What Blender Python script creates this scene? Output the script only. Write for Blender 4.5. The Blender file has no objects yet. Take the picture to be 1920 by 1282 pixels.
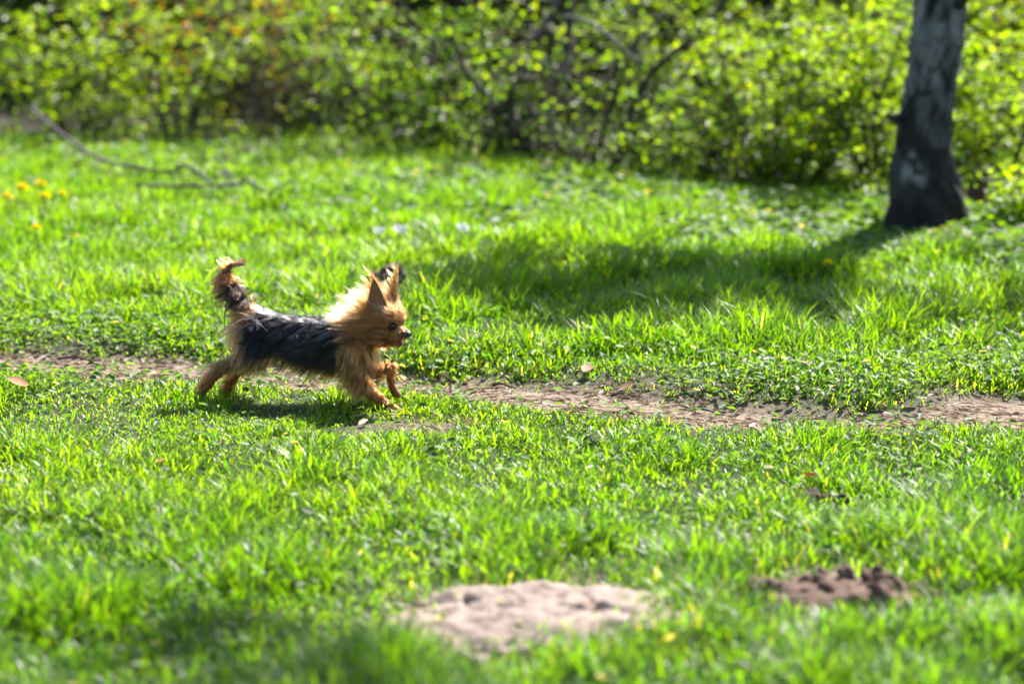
import bpy, bmesh, math, random
import numpy as np
from mathutils import Vector, Matrix

rng = np.random.default_rng(7)
random.seed(7)
SC = bpy.context.scene
COL = SC.collection

# ------------------------------------------------------------------ camera, sky, sun, exposure
CAM_H = 1.2
FPX = 4533.0                       # focal length in pixels of the 1920 px wide photograph
PITCH = math.radians(10.06)
cam_d = bpy.data.cameras.new('camera')
cam_d.sensor_width = 36.0
cam_d.lens = 36.0 * FPX / 1920.0
cam_d.clip_end = 500
cam_d.dof.use_dof = True
cam_d.dof.focus_distance = 5.86
cam_d.dof.aperture_fstop = 2.2
cam = bpy.data.objects.new('camera', cam_d)
COL.objects.link(cam)
cam.location = (0, 0, CAM_H)
cam.rotation_euler = (math.pi / 2 - PITCH, 0, 0)
SC.camera = cam

SUN_EL = math.radians(50)
SUN_H = np.array([0.5, 0.866])     # horizontal direction towards the sun
world = bpy.data.worlds.new('World')
SC.world = world
world.use_nodes = True
wn = world.node_tree
for n in list(wn.nodes):
    wn.nodes.remove(n)
w_out = wn.nodes.new('ShaderNodeOutputWorld')
w_bg = wn.nodes.new('ShaderNodeBackground')
w_sky = wn.nodes.new('ShaderNodeTexSky')
w_sky.sky_type = 'NISHITA'
w_sky.sun_disc = False
w_sky.sun_elevation = SUN_EL
w_sky.sun_rotation = math.atan2(SUN_H[0], SUN_H[1])
w_bg.inputs['Strength'].default_value = 0.085
wn.links.new(w_sky.outputs[0], w_bg.inputs[0])
wn.links.new(w_bg.outputs[0], w_out.inputs[0])

sun_d = bpy.data.lights.new('sun', 'SUN')
sun_d.energy = 5.0
sun_d.angle = math.radians(0.5)
sun_d.color = (1.0, 0.95, 0.87)
sun = bpy.data.objects.new('sun', sun_d)
COL.objects.link(sun)
sun.location = (5, 9, 12)
_L = Vector((-SUN_H[0] * math.cos(SUN_EL), -SUN_H[1] * math.cos(SUN_EL), -math.sin(SUN_EL)))
sun.rotation_euler = _L.to_track_quat('-Z', 'Y').to_euler()

SC.view_settings.view_transform = 'Standard'
SC.view_settings.look = 'None'
SC.view_settings.exposure = 1.75
SC.view_settings.gamma = 1.0
SC.view_settings.use_curve_mapping = False
SC.render.engine = 'CYCLES'
SC.cycles.max_bounces = 8
SC.cycles.transmission_bounces = 6
SC.cycles.transparent_max_bounces = 8
SC.cycles.use_denoising = True
SC.cycles.use_adaptive_sampling = False
SC.cycles.sample_clamp_indirect = 6.0

# ------------------------------------------------------------------ helpers
_cp, _sp = math.cos(PITCH), math.sin(PITCH)

def ray(px, py):
    """Direction of the sight line through a point of the 1920x1282 photograph, per metre of distance along y."""
    u = (px - 960.0) / FPX
    v = (641.0 - py) / FPX
    d = np.array([u, _cp + v * _sp, -_sp + v * _cp])
    return d / d[1]

def at_depth(px, py, y):
    r = ray(px, py)
    return np.array([r[0] * y, y, CAM_H + r[2] * y])

def on_ground(px, py):
    r = ray(px, py)
    t = -CAM_H / r[2]
    for _ in range(4):
        t = (float(H(np.array([r[0] * t]), np.array([t]))[0]) - CAM_H) / r[2]
    return r[0] * t, t

_LAT = np.random.default_rng(3).random((256, 256))
def vnoise(x, y, seed=0):
    x = np.asarray(x, float) + 37.7 * seed
    y = np.asarray(y, float) + 91.3 * seed
    xi = np.floor(x).astype(int); yi = np.floor(y).astype(int)
    fx = x - xi; fy = y - yi
    fx = fx * fx * (3 - 2 * fx); fy = fy * fy * (3 - 2 * fy)
    g = lambda a, b: _LAT[a & 255, b & 255]
    return (g(xi, yi) * (1 - fx) + g(xi + 1, yi) * fx) * (1 - fy) + (g(xi, yi + 1) * (1 - fx) + g(xi + 1, yi + 1) * fx) * fy

def fbm(x, y, seed=0, octv=3):
    s = 0; a = 0.5; t = 0
    for k in range(octv):
        s = s + a * vnoise(x * 2 ** k, y * 2 ** k, seed + k); t += a; a *= 0.5
    return s / t

def sstep(a, b, x):
    t = np.clip((x - a) / (b - a), 0, 1)
    return t * t * (3 - 2 * t)

def norm(v):
    return v / np.maximum(np.linalg.norm(v, axis=-1, keepdims=True), 1e-9)

def link(o, parent=None):
    COL.objects.link(o)
    if parent is not None:
        o.parent = parent
    return o

def mesh_from(name, V, F, mat=None, parent=None, cols=None, smooth=True, mats=None):
    """V (n,3); F an (m,k) array or a list of such arrays; cols (n,3) goes to the point attribute 'col'."""
    me = bpy.data.meshes.new(name)
    V = np.ascontiguousarray(V, dtype=np.float32)
    Fs = F if isinstance(F, list) else [F]
    Fs = [np.asarray(f, dtype=np.int32) for f in Fs if len(f)]
    me.vertices.add(len(V))
    me.vertices.foreach_set('co', V.ravel())
    flat = np.concatenate([f.ravel() for f in Fs])
    tot = np.concatenate([np.full(len(f), f.shape[1], np.int32) for f in Fs])
    start = np.concatenate([[0], np.cumsum(tot)[:-1]]).astype(np.int32)
    me.loops.add(len(flat))
    me.loops.foreach_set('vertex_index', flat)
    me.polygons.add(len(tot))
    me.polygons.foreach_set('loop_start', start)
    me.polygons.foreach_set('loop_total', tot)
    me.update(calc_edges=True)
    me.polygons.foreach_set('use_smooth', np.full(len(tot), smooth))
    if cols is not None:
        a = me.attributes.new('col', 'FLOAT_COLOR', 'POINT')
        c = np.ones((len(V), 4), np.float32); c[:, :3] = cols
        a.data.foreach_set('color', c.ravel())
    if mat is not None:
        me.materials.append(mat)
    o = bpy.data.objects.new(name, me)
    return link(o, parent)

def tag(o, label=None, cat=None, group=None, kind=None):
    if label: o['label'] = label
    if cat: o['category'] = cat
    if group: o['group'] = group
    if kind: o['kind'] = kind
    return o

def empty(name, loc, rz=0.0):
    o = bpy.data.objects.new(name, None)
    o.empty_display_size = 0.1
    o.location = loc
    o.rotation_euler = (0, 0, rz)
    return link(o)

class Acc:
    """Collects pieces of geometry that become ONE mesh."""
    def __init__(self):
        self.V = []; self.F = {}; self.C = []; self.n = 0
    def add(self, V, F, C=None):
        V = np.asarray(V, float)
        for f in (F if isinstance(F, list) else [F]):
            f = np.asarray(f, int)
            self.F.setdefault(f.shape[1], []).append(f + self.n)
        self.V.append(V); self.n += len(V)
        if C is not None:
            self.C.append(np.broadcast_to(np.asarray(C, float), (len(V), 3)))
    def tube(self, pts, rad, sides=6, C=None, cap=True):
        P = np.asarray(pts, float); R = np.broadcast_to(np.asarray(rad, float), (len(P),))
        T = np.gradient(P, axis=0); T = norm(T)
        ref = np.array([0.31, 0.17, 0.93]) if abs(T[:, 2]).mean() < 0.8 else np.array([0.93, 0.2, 0.1])
        A = norm(np.cross(T, ref)); B = np.cross(T, A)
        a = np.linspace(0, 2 * math.pi, sides, endpoint=False)
        V = P[:, None, :] + R[:, None, None] * (np.cos(a)[None, :, None] * A[:, None, :] + np.sin(a)[None, :, None] * B[:, None, :])
        n = len(P)
        i = np.arange(n - 1)[:, None]; j = np.arange(sides)[None, :]
        q = np.stack([i * sides + j, i * sides + (j + 1) % sides, (i + 1) * sides + (j + 1) % sides, (i + 1) * sides + j], -1).reshape(-1, 4)
        Fs = [q]
        if cap:
            Fs.append(np.array([list(range(sides))[::-1], [(n - 1) * sides + k for k in range(sides)]]))
        self.add(V.reshape(-1, 3), Fs, C)
    def build(self, name, mat, parent=None, smooth=True):
        return mesh_from(name, np.concatenate(self.V), [np.concatenate(f) for f in self.F.values()], mat, parent,
                         np.concatenate(self.C) if self.C else None, smooth)

# ------------------------------------------------------------------ materials
def new_mat(name):
    m = bpy.data.materials.new(name); m.use_nodes = True
    nt = m.node_tree
    for n in list(nt.nodes): nt.nodes.remove(n)
    out = nt.nodes.new('ShaderNodeOutputMaterial')
    return m, nt, out

def N(nt, t, **kw):
    n = nt.nodes.new(t)
    for k, v in kw.items():
        if k in n.inputs.keys(): n.inputs[k].default_value = v
        else: setattr(n, k, v)
    return n

def leaf_mat(name, rough=0.42, trans=0.5, boost=(2.6, 2.4, 1.2), spec=0.5):
    """Leaf or blade: the attribute 'col' is the reflecting colour, light coming through is brighter and yellower."""
    m, nt, out = new_mat(name)
    at = N(nt, 'ShaderNodeAttribute', attribute_name='col')
    p = N(nt, 'ShaderNodeBsdfPrincipled', Roughness=rough)
    p.inputs['Specular IOR Level'].default_value = spec
    tr = N(nt, 'ShaderNodeBsdfTranslucent')
    mul = N(nt, 'ShaderNodeMix', data_type='RGBA', blend_type='MULTIPLY')
    mul.inputs[0].default_value = 1.0
    mul.inputs[7].default_value = (*boost, 1)
    mul.clamp_result = False
    mx = N(nt, 'ShaderNodeMixShader'); mx.inputs[0].default_value = trans
    nt.links.new(at.outputs['Color'], p.inputs['Base Color'])
    nt.links.new(at.outputs['Color'], mul.inputs[6])
    nt.links.new(mul.outputs[2], tr.inputs['Color'])
    nt.links.new(p.outputs[0], mx.inputs[1]); nt.links.new(tr.outputs[0], mx.inputs[2])
    nt.links.new(mx.outputs[0], out.inputs[0])
    return m

def noise_mat(name, c1, c2, scale, rough=0.9, bump=0.4, attr=False, dist=0.01, detail=6, c3=None, scale3=40.0, spec=0.3):
    m, nt, out = new_mat(name)
    tc = N(nt, 'ShaderNodeTexCoord')
    nz = N(nt, 'ShaderNodeTexNoise', Scale=scale, Detail=detail, Roughness=0.65)
    rp = N(nt, 'ShaderNodeValToRGB')
    rp.color_ramp.elements[0].position = 0.32; rp.color_ramp.elements[0].color = (*c1, 1)
    rp.color_ramp.elements[1].position = 0.68; rp.color_ramp.elements[1].color = (*c2, 1)
    p = N(nt, 'ShaderNodeBsdfPrincipled', Roughness=rough)
    p.inputs['Specular IOR Level'].default_value = spec
    nt.links.new(tc.outputs['Object'], nz.inputs['Vector'])
    nt.links.new(nz.outputs['Fac'], rp.inputs[0])
    col = rp.outputs[0]
    if attr:
        at = N(nt, 'ShaderNodeAttribute', attribute_name='col')
        mul = N(nt, 'ShaderNodeMix', data_type='RGBA', blend_type='MULTIPLY'); mul.inputs[0].default_value = 1.0
        nt.links.new(at.outputs['Color'], mul.inputs[6]); nt.links.new(col, mul.inputs[7])
        col = mul.outputs[2]
    if c3 is not None:
        n3 = N(nt, 'ShaderNodeTexNoise', Scale=scale3, Detail=4, Roughness=0.7)
        nt.links.new(tc.outputs['Object'], n3.inputs['Vector'])
        r3 = N(nt, 'ShaderNodeValToRGB')
        r3.color_ramp.elements[0].position = 0.52; r3.color_ramp.elements[1].position = 0.62
        nt.links.new(n3.outputs['Fac'], r3.inputs[0])
        m3 = N(nt, 'ShaderNodeMix', data_type='RGBA'); m3.inputs[7].default_value = (*c3, 1)
        nt.links.new(r3.outputs[0], m3.inputs[0]); nt.links.new(col, m3.inputs[6])
        col = m3.outputs[2]
    nt.links.new(col, p.inputs['Base Color'])
    bp = N(nt, 'ShaderNodeBump', Strength=bump, Distance=dist)
    nt.links.new(nz.outputs['Fac'], bp.inputs['Height'])
    nt.links.new(bp.outputs[0], p.inputs['Normal'])
    nt.links.new(p.outputs[0], out.inputs[0])
    return m

M_grass = leaf_mat('grass_blade', rough=0.43, trans=0.53, boost=(3.3, 3.5, 0.3), spec=0.6)
M_cover = leaf_mat('ground_leaf', rough=0.52, trans=0.45, boost=(2.9, 2.8, 0.6), spec=0.3)
M_leaf = leaf_mat('shrub_leaf', rough=0.42, trans=0.60, boost=(3.1, 3.35, 0.5), spec=0.35)
M_straw = leaf_mat('dry_straw', rough=0.7, trans=0.15, boost=(1.3, 1.2, 1.0), spec=0.3)
M_petal = leaf_mat('petal', rough=0.6, trans=0.4, boost=(1.2, 1.1, 1.0), spec=0.3)
M_ground = noise_mat('woodland_soil', (0.5, 0.5, 0.5), (1.0, 1.0, 1.0), 14.0, attr=True, bump=0.6, dist=0.02)
M_path = noise_mat('dry_path_soil', (0.120, 0.084, 0.057), (0.265, 0.197, 0.146), 24.0, rough=0.95, bump=0.7, dist=0.012, c3=(0.090, 0.062, 0.042), scale3=5.0)
M_mound = noise_mat('dry_mud', (0.185, 0.136, 0.110), (0.32, 0.247, 0.207), 12.0, rough=0.95, bump=0.6, dist=0.01, attr=False, c3=(0.155, 0.115, 0.097), scale3=22.0)
M_clod = noise_mat('brown_soil', (0.060, 0.035, 0.025), (0.155, 0.098, 0.073), 30.0, rough=0.95, bump=0.8, dist=0.008)
M_darkclod = noise_mat('dark_soil', (0.022, 0.015, 0.012), (0.065, 0.045, 0.033), 30.0, rough=0.95, bump=0.8, dist=0.008)
M_bark = noise_mat('birch_bark', (0.62, 0.62, 0.62), (1.15, 1.15, 1.15), 26.0, rough=0.85, bump=0.5, dist=0.01, attr=True)
M_stem = noise_mat('shrub_bark', (0.030, 0.022, 0.016), (0.075, 0.057, 0.043), 30.0, rough=0.85, bump=0.5)
M_greybark = noise_mat('dead_branch_bark', (0.10, 0.09, 0.08), (0.22, 0.20, 0.185), 30.0, rough=0.8, bump=0.5)

# ------------------------------------------------------------------ ground shape
PATH_PX = np.array([(-420, 648, 34), (-200, 664, 34), (0, 681, 32), (200, 686, 34), (380, 697, 36), (560, 706, 32), (700, 714, 22), (800, 722, 20),
                    (900, 733, 34), (1020, 745, 38), (1150, 757, 46), (1300, 770, 40), (1450, 779, 30), (1570, 786, 20),
                    (1680, 790, 12), (1780, 786, 22), (1900, 780, 42), (2050, 778, 50), (2300, 780, 50)], float)
_pd = CAM_H * FPX / (PATH_PX[:, 1] + 163.0)
PATH_X = (PATH_PX[:, 0] - 960) * _pd / FPX
PATH_Y = _pd
PATH_W = PATH_PX[:, 2] * _pd ** 2 / (CAM_H * FPX) * 0.5 * np.interp(PATH_PX[:, 0], [500, 900, 1700, 1850], [1.0, 0.85, 0.75, 1.0])

def path_dist(x, y):
    """Signed distance across the path (positive beyond it), and its half width there."""
    c = np.interp(x, PATH_X, PATH_Y); w = np.interp(x, PATH_X, PATH_W)
    return (y - c) * 0.965, w

def H(x, y):
    x = np.asarray(x, float); y = np.asarray(y, float)
    h = 0.05 * (fbm(x * 0.7, y * 0.7, 1) - 0.5) + 0.018 * (fbm(x * 3.1, y * 3.1, 4, 2) - 0.5)
    h = h * (1 - 0.92 * np.exp(-(((x + 0.45) / 0.55) ** 2 + ((y - 5.85) / 0.3) ** 2) ** 2))
    h = h * (1 - 0.9 * np.exp(-(((x - 1.45) / 0.5) ** 2 + ((y - 8.9) / 0.7) ** 2) ** 2))
    s, w = path_dist(x, y)
    near = np.exp(-(x / 3.5) ** 2)
    h = h - 0.022 * np.exp(-(s / (w + 0.05)) ** 2)
    h = h + 0.03 * sstep(0.0, 0.25, s - w) * np.exp(-((s - w) / 0.9) ** 2) * near
    far = np.sqrt(x ** 2 + (y - 8) ** 2)
    h = h + 0.25 * sstep(16, 45, far) * (fbm(x * 0.08, y * 0.08, 9) - 0.3)
    return h

BARE = []          # (x, y, rx, ry, strength): worn patches with little grass
def bare(x, y):
    b = np.zeros_like(np.asarray(x, float))
    for (bx, by, rx, ry, s) in BARE:
        q = ((x - bx) / rx) ** 2 + ((y - by) / ry) ** 2
        b = np.maximum(b, s * np.exp(-q ** 1.6))
    return b
def add_bare(px, py, wpx, hpx, s):
    d = CAM_H * FPX / (py + 163.0)
    BARE.append(((px - 960) * d / FPX, d, wpx * 0.5 * d / FPX, hpx * 0.5 * d * d / (CAM_H * FPX), s))
add_bare(790, 808, 230, 36, 0.8)
add_bare(1025, 1190, 680, 180, 0.92)
add_bare(1590, 1132, 400, 120, 0.95)
add_bare(1100, 748, 420, 60, 0.6)
add_bare(1860, 772, 200, 60, 0.9)
add_bare(1530, 938, 130, 26, 0.75)
add_bare(1110, 842, 70, 22, 0.8)
add_bare(740, 803, 110, 40, 0.25)
add_bare(400, 752, 110, 40, 0.2)
add_bare(1420, 1052, 110, 34, 0.7)

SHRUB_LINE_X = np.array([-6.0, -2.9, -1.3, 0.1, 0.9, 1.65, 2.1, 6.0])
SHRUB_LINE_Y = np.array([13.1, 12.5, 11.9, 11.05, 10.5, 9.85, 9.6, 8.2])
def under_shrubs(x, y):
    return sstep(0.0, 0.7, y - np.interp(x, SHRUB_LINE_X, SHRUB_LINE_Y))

def axis(lo, hi, step, out_lo, out_hi, grow=1.35):
    a = list(np.arange(lo, hi + 1e-6, step))
    s = step
    while a[-1] < out_hi:
        s *= grow; a.append(a[-1] + s)
    s = step
    while a[0] > out_lo:
        s *= grow; a.insert(0, a[0] - s)
    return np.array(a)

gx = axis(-4.0, 4.0, 0.045, -120, 120)
gy = axis(2.6, 14.5, 0.045, -60, 160)
GX, GY = np.meshgrid(gx, gy)
GZ = H(GX, GY)
nx, ny = len(gx), len(gy)
idx = np.arange(nx * ny).reshape(ny, nx)
gf = np.stack([idx[:-1, :-1], idx[:-1, 1:], idx[1:, 1:], idx[1:, :-1]], -1).reshape(-1, 4)
fx_, fy_ = GX.ravel(), GY.ravel()
s_, w_ = path_dist(fx_, fy_)
dirt = np.maximum(np.exp(-(np.maximum(np.abs(s_) - w_, 0) / 0.06) ** 2), bare(fx_, fy_))
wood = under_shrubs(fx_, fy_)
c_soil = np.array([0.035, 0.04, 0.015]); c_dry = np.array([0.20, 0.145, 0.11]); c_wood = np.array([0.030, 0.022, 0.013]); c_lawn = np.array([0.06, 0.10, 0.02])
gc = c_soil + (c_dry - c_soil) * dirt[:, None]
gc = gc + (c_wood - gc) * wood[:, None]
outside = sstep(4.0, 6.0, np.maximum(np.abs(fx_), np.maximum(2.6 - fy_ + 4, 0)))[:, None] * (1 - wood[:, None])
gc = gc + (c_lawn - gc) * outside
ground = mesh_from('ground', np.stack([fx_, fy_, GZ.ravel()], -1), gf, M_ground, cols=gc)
tag(ground, 'gently uneven meadow soil under the grass, from the foreground to the shrubs', None, None, 'structure')

# the worn path: a strip of its own, 5 mm above the ground
px_ = np.arange(-3.4, 3.6, 0.03)
pc = np.interp(px_, PATH_X, PATH_Y); pw = np.interp(px_, PATH_X, PATH_W)
k = np.linspace(-1, 1, 15)
e1 = 1 + 0.7 * (fbm(px_ * 5, px_ * 0, 21) - 0.5); e2 = 1 + 0.7 * (fbm(px_ * 5, px_ * 0, 27) - 0.5)
off = np.where(k[None, :] < 0, k[None, :] * (pw * e1)[:, None], k[None, :] * (pw * e2)[:, None]) * 1.1
PX = np.repeat(px_[:, None], 15, 1); PY = pc[:, None] + off
PZ = H(PX, PY) + 0.006 * (1 - np.abs(k[None, :]) ** 6) + 0.004 * (fbm(PX * 10, PY * 24, 33, 3) - 0.4) * (1 - k[None, :] ** 2) + 0.001
ii = np.arange(PX.size).reshape(PX.shape)
path = mesh_from('path', np.stack([PX.ravel(), PY.ravel(), PZ.ravel()], -1),
                 np.stack([ii[:-1, :-1], ii[1:, :-1], ii[1:, 1:], ii[:-1, 1:]], -1).reshape(-1, 4), M_path)
tag(path, 'narrow worn footpath of dry pinkish soil crossing the meadow', None, None, 'structure')

# ------------------------------------------------------------------ grass
def blades(x, y, L, W, bend, az, cols, z=None, droop=0.35, twist=0.5):
    n = len(x)
    z = H(x, y) - 0.006 if z is None else z
    s = np.array([0.0, 0.36, 0.72, 1.0]); ww = np.array([0.75, 1.0, 0.72])
    dx, dy = np.cos(az), np.sin(az)
    tw = az + math.pi / 2 + (rng.random(n) - 0.5) * 2 * twist
    sx, sy = np.cos(tw), np.sin(tw)
    out = np.zeros((n, 7, 3), np.float32)
    for kk in range(4):
        h = L * bend * s[kk] ** 1.7
        c = np.stack([x + dx * h, y + dy * h, z + L * (s[kk] - droop * bend * s[kk] ** 2.2) * np.sqrt(np.maximum(1 - 0.5 * bend ** 2, 0.2))], -1)
        if kk < 3:
            side = np.stack([sx, sy, 0.25 * (rng.random(n) - 0.5)], -1) * (W * 0.5 * ww[kk])[:, None]
            out[:, 2 * kk] = c - side; out[:, 2 * kk + 1] = c + side
        else:
            out[:, 6] = c
    b = np.arange(n)[:, None] * 7
    q = np.concatenate([b + np.array([[0, 1, 3, 2]]), b + np.array([[2, 3, 5, 4]])])
    t = b + np.array([[4, 5, 6]])
    shade = np.repeat(cols[:, None, :], 7, 1)
    return out.reshape(-1, 3), [q, t], shade.reshape(-1, 3)

def scatter(n, y0, y1, dens, margin=0.55):
    """Random ground points in the field of view (plus a margin), thinned by dens(x, y) in 0..1."""
    xs, ys = [], []
    got = 0
    while got < n:
        m = 200000
        y = rng.uniform(y0, y1, m)
        hw = 0.212 * y + margin
        x = rng.uniform(-1, 1, m) * (0.212 * y1 + margin)
        ok = (np.abs(x) < hw) & (rng.random(m) < dens(x, y))
        xs.append(x[ok]); ys.append(y[ok]); got += ok.sum()
    return np.concatenate(xs)[:n], np.concatenate(ys)[:n]

TREE_X, TREE_Y = 1.53, 9.2
def keep(x, y):
    s, w = path_dist(x, y)
    edge = w * (1 + 1.7 * (fbm(x * 6, y * 9, 41, 3) - 0.5))
    far_side = sstep(0.0, 0.10, s - edge)
    near_side = sstep(-0.02, 0.16, -s - edge * 0.6)
    k_ = np.maximum(far_side, near_side) * 0.92 + 0.14 * sstep(0.42, 0.68, fbm(x * 8, y * 13, 43, 2))
    k_ = k_ * (1 - bare(x, y))
    k_ = k_ * (1 - 0.93 * under_shrubs(x, y))
    k_ = k_ * sstep(0.12, 0.20, np.hypot(x - TREE_X, y - TREE_Y))
    return k_

def gdens(x, y):
    return keep(x, y) * np.clip((4.6 / y) ** 1.25, 0, 1) * (0.45 + 0.55 * sstep(0.3, 0.6, fbm(x * 5.5, y * 4.0, 66, 2)))

def tall(x, y):
    """Grass length in metres."""
    s, w = path_dist(x, y)
    base = 0.062 + 0.016 * sstep(5.2, 4.2, y) + 0.03 * (fbm(x * 1.6, y * 1.6, 61) - 0.5) * 2
    behind = sstep(0.25, 1.1, s - w) * (0.018 + 0.036 * sstep(-1.2, 0.3, x)) * (1 - 0.6 * sstep(8.0, 8.9, y) * sstep(0.4, 1.1, x)) * (0.6 + 0.8 * fbm(x * 2.2, y * 2.2, 63, 2))
    edge = np.exp(-(np.maximum(np.abs(s) - w, 0) / 0.16) ** 2)
    left = sstep(-0.4, -1.3, x) * np.exp(-((s - w) / 0.55) ** 2) * (s > 0)
    L = (base + behind) * (1 - 0.5 * edge) * (1 - 0.45 * left)
    tuft = sstep(0.30, 0.70, fbm(x * 5.5, y * 4.0, 66, 2))
    tree = np.exp(-(np.hypot((x - TREE_X + 0.1) / 0.5, (y - TREE_Y + 0.25) / 0.5)) ** 3)
    trod = np.exp(-(((x + 0.45) / 0.52) ** 2 + ((y - 5.66) / 0.30) ** 2) ** 2)
    return L * (0.60 + 0.65 * tuft) * (1 - 0.45 * bare(x, y)) * (1 - 0.7 * tree) * (1 - 0.56 * trod)

GREEN = np.array([0.064, 0.132, 0.003])
LIME = np.array([0.102, 0.162, 0.003])
DEEP = np.array([0.036, 0.090, 0.010])
BLUISH = np.array([0.045, 0.100, 0.030])
DRY = np.array([0.22, 0.20, 0.11])
def grass_cols(x, y, n):
    a = fbm(x * 1.1, y * 1.1, 71)[:, None]; r = rng.random((n, 1))
    c = GREEN + (LIME - GREEN) * np.clip(sstep(0.35, 0.65, a) * 0.6 + 0.5 * rng.random((n, 1)), 0, 1)
    ylw = sstep(0.5, 0.75, fbm(x * 2.3, y * 2.3, 75, 3))[:, None]
    c = c * (1 + ylw * np.array([0.15, 0.06, 0.2]))
    c = np.where(r < 0.24, DEEP, c); c = np.where((r > 0.24) & (r < 0.31), BLUISH, c)
    c = np.where(r > 0.91, np.array([0.125, 0.175, 0.045]), c)
    s, w = path_dist(x, y)
    pdry = 0.008 + 0.22 * np.exp(-(np.maximum(np.abs(s) - w, 0) / 0.12) ** 2) + 0.12 * bare(x, y)
    c = np.where((rng.random(n) < pdry)[:, None], DRY * (0.7 + 0.5 * rng.random((n, 1))), c)
    return c * (0.75 + 0.5 * rng.random((n, 1)))

NG = 390000
x, y = scatter(NG, 3.3, 13.6, gdens)
L = tall(x, y) * (0.55 + 0.75 * rng.random(NG))
W = (0.0024 + 0.0036 * rng.random(NG)) * np.clip(y / 6.0, 0.95, 1.6)
bend = 0.32 + 0.72 * rng.random(NG) ** 1.1
az = rng.uniform(0, 2 * math.pi, NG)
wind = rng.random(NG) < 0.35
az = np.where(wind, -0.5 + 0.9 * rng.standard_normal(NG), az)
V, F, C = blades(x, y, L, W, bend, az, grass_cols(x, y, NG))
acc = Acc(); acc.add(V, F, C)
# sparse continuation beside the field of view
NG2 = 26000
y = rng.uniform(3.0, 13.0, NG2); sd = np.where(rng.random(NG2) < 0.5, -1, 1)
x = sd * (0.212 * y + 0.5 + 2.2 * rng.random(NG2))
m = rng.random(NG2) < keep(x, y); x, y = x[m], y[m]; n2 = len(x)
V, F, C = blades(x, y, tall(x, y) * (0.8 + 0.6 * rng.random(n2)), 0.006 + 0.006 * rng.random(n2), 0.3 + 0.6 * rng.random(n2), rng.uniform(0, 6.28, n2), grass_cols(x, y, n2))
acc.add(V, F, C)
grass = acc.build('grass', M_grass)
tag(grass, 'bright spring meadow grass covering the ground on both sides of the path', None, None, 'stuff')

# broad leaved ground cover: small oval leaves held flat
def leaves(pos, axis_, nrm, size, wid, cols, fold=0.18):
    n = len(pos)
    f = norm(axis_); nr = norm(nrm - (nrm * f).sum(-1, keepdims=True) * f); sd_ = np.cross(nr, f)
    S = size[:, None]; Wd = (size * wid)[:, None]
    out = np.zeros((n, 6, 3), np.float32)
    out[:, 0] = pos
    out[:, 1] = pos + f * S * 0.30 + sd_ * Wd * 0.46 + nr * Wd * fold
    out[:, 2] = pos + f * S * 0.70 + sd_ * Wd * 0.38 + nr * Wd * fold
    out[:, 3] = pos + f * S - nr * S * 0.08
    out[:, 4] = pos + f * S * 0.70 - sd_ * Wd * 0.38 + nr * Wd * fold
    out[:, 5] = pos + f * S * 0.30 - sd_ * Wd * 0.46 + nr * Wd * fold
    b = np.arange(n)[:, None] * 6
    q = np.concatenate([b + np.array([[0, 3, 2, 1]]), b + np.array([[0, 5, 4, 3]])])
    return out.reshape(-1, 3), q, np.repeat(cols[:, None, :], 6, 1).reshape(-1, 3)

def cdens(x, y):
    s, w = path_dist(x, y)
    edge = 0.40 * np.exp(-((s - w - 0.15) / 0.25) ** 2) + 0.18 * np.exp(-((-s - w - 0.1) / 0.25) ** 2)
    front = np.interp(x, SHRUB_LINE_X, SHRUB_LINE_Y) - y
    band = np.exp(-((front - 0.8) / 0.8) ** 2) * sstep(-0.6, 0.0, x) * sstep(0.35, 0.55, fbm(x * 2.2, y * 2.2, 85, 2))
    trod = np.exp(-(((x + 0.45) / 0.52) ** 2 + ((y - 5.66) / 0.30) ** 2) ** 2)
    edge = edge * (1 - trod)
    return np.clip((edge + band * 3.2 + 0.10 * (1 - 0.8 * trod)) * keep(x, y) * (0.3 + 0.9 * sstep(0.4, 0.6, fbm(x * 3, y * 3, 81, 2))), 0, 1) * np.clip(5.5 / y, 0, 1)
NC = 27000
x, y = scatter(NC, 3.4, 13.2, cdens)
front = np.interp(x, SHRUB_LINE_X, SHRUB_LINE_Y) - y
tr_ = np.exp(-(np.hypot(x - TREE_X + 0.1, y - TREE_Y + 0.3) / 0.55) ** 2)
hi = np.where(front < 2.0, (0.02 + 0.06 * rng.random(NC)) * (1 - 0.7 * tr_), 0.012 + 0.035 * rng.random(NC))
az = rng.uniform(0, 6.283, NC)
ax_ = np.stack([np.cos(az), np.sin(az), rng.uniform(-0.35, 0.5, NC)], -1)
nr = np.stack([rng.normal(0, 0.35, NC), rng.normal(0, 0.35, NC), np.ones(NC)], -1)
sz = np.where(front < 2.0, 0.026 + 0.030 * rng.random(NC), 0.012 + 0.016 * rng.random(NC))
cc = np.where(rng.random((NC, 1)) < 0.5, np.array([0.075, 0.14, 0.015]), np.array([0.045, 0.10, 0.022])) * (0.75 + 0.5 * rng.random((NC, 1)))
cc = np.where(rng.random((NC, 1)) < 0.02, np.array([0.27, 0.22, 0.14]), cc)
V, F, C = leaves(np.stack([x, y, H(x, y) + hi], -1), ax_, nr, sz, 0.75, cc)
acc = Acc(); acc.add(V, F, C)
cover = acc.build('ground_cover', M_cover)
tag(cover, 'low broad leaved weeds along the path edge and before the shrubs', None, None, 'stuff')

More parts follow.
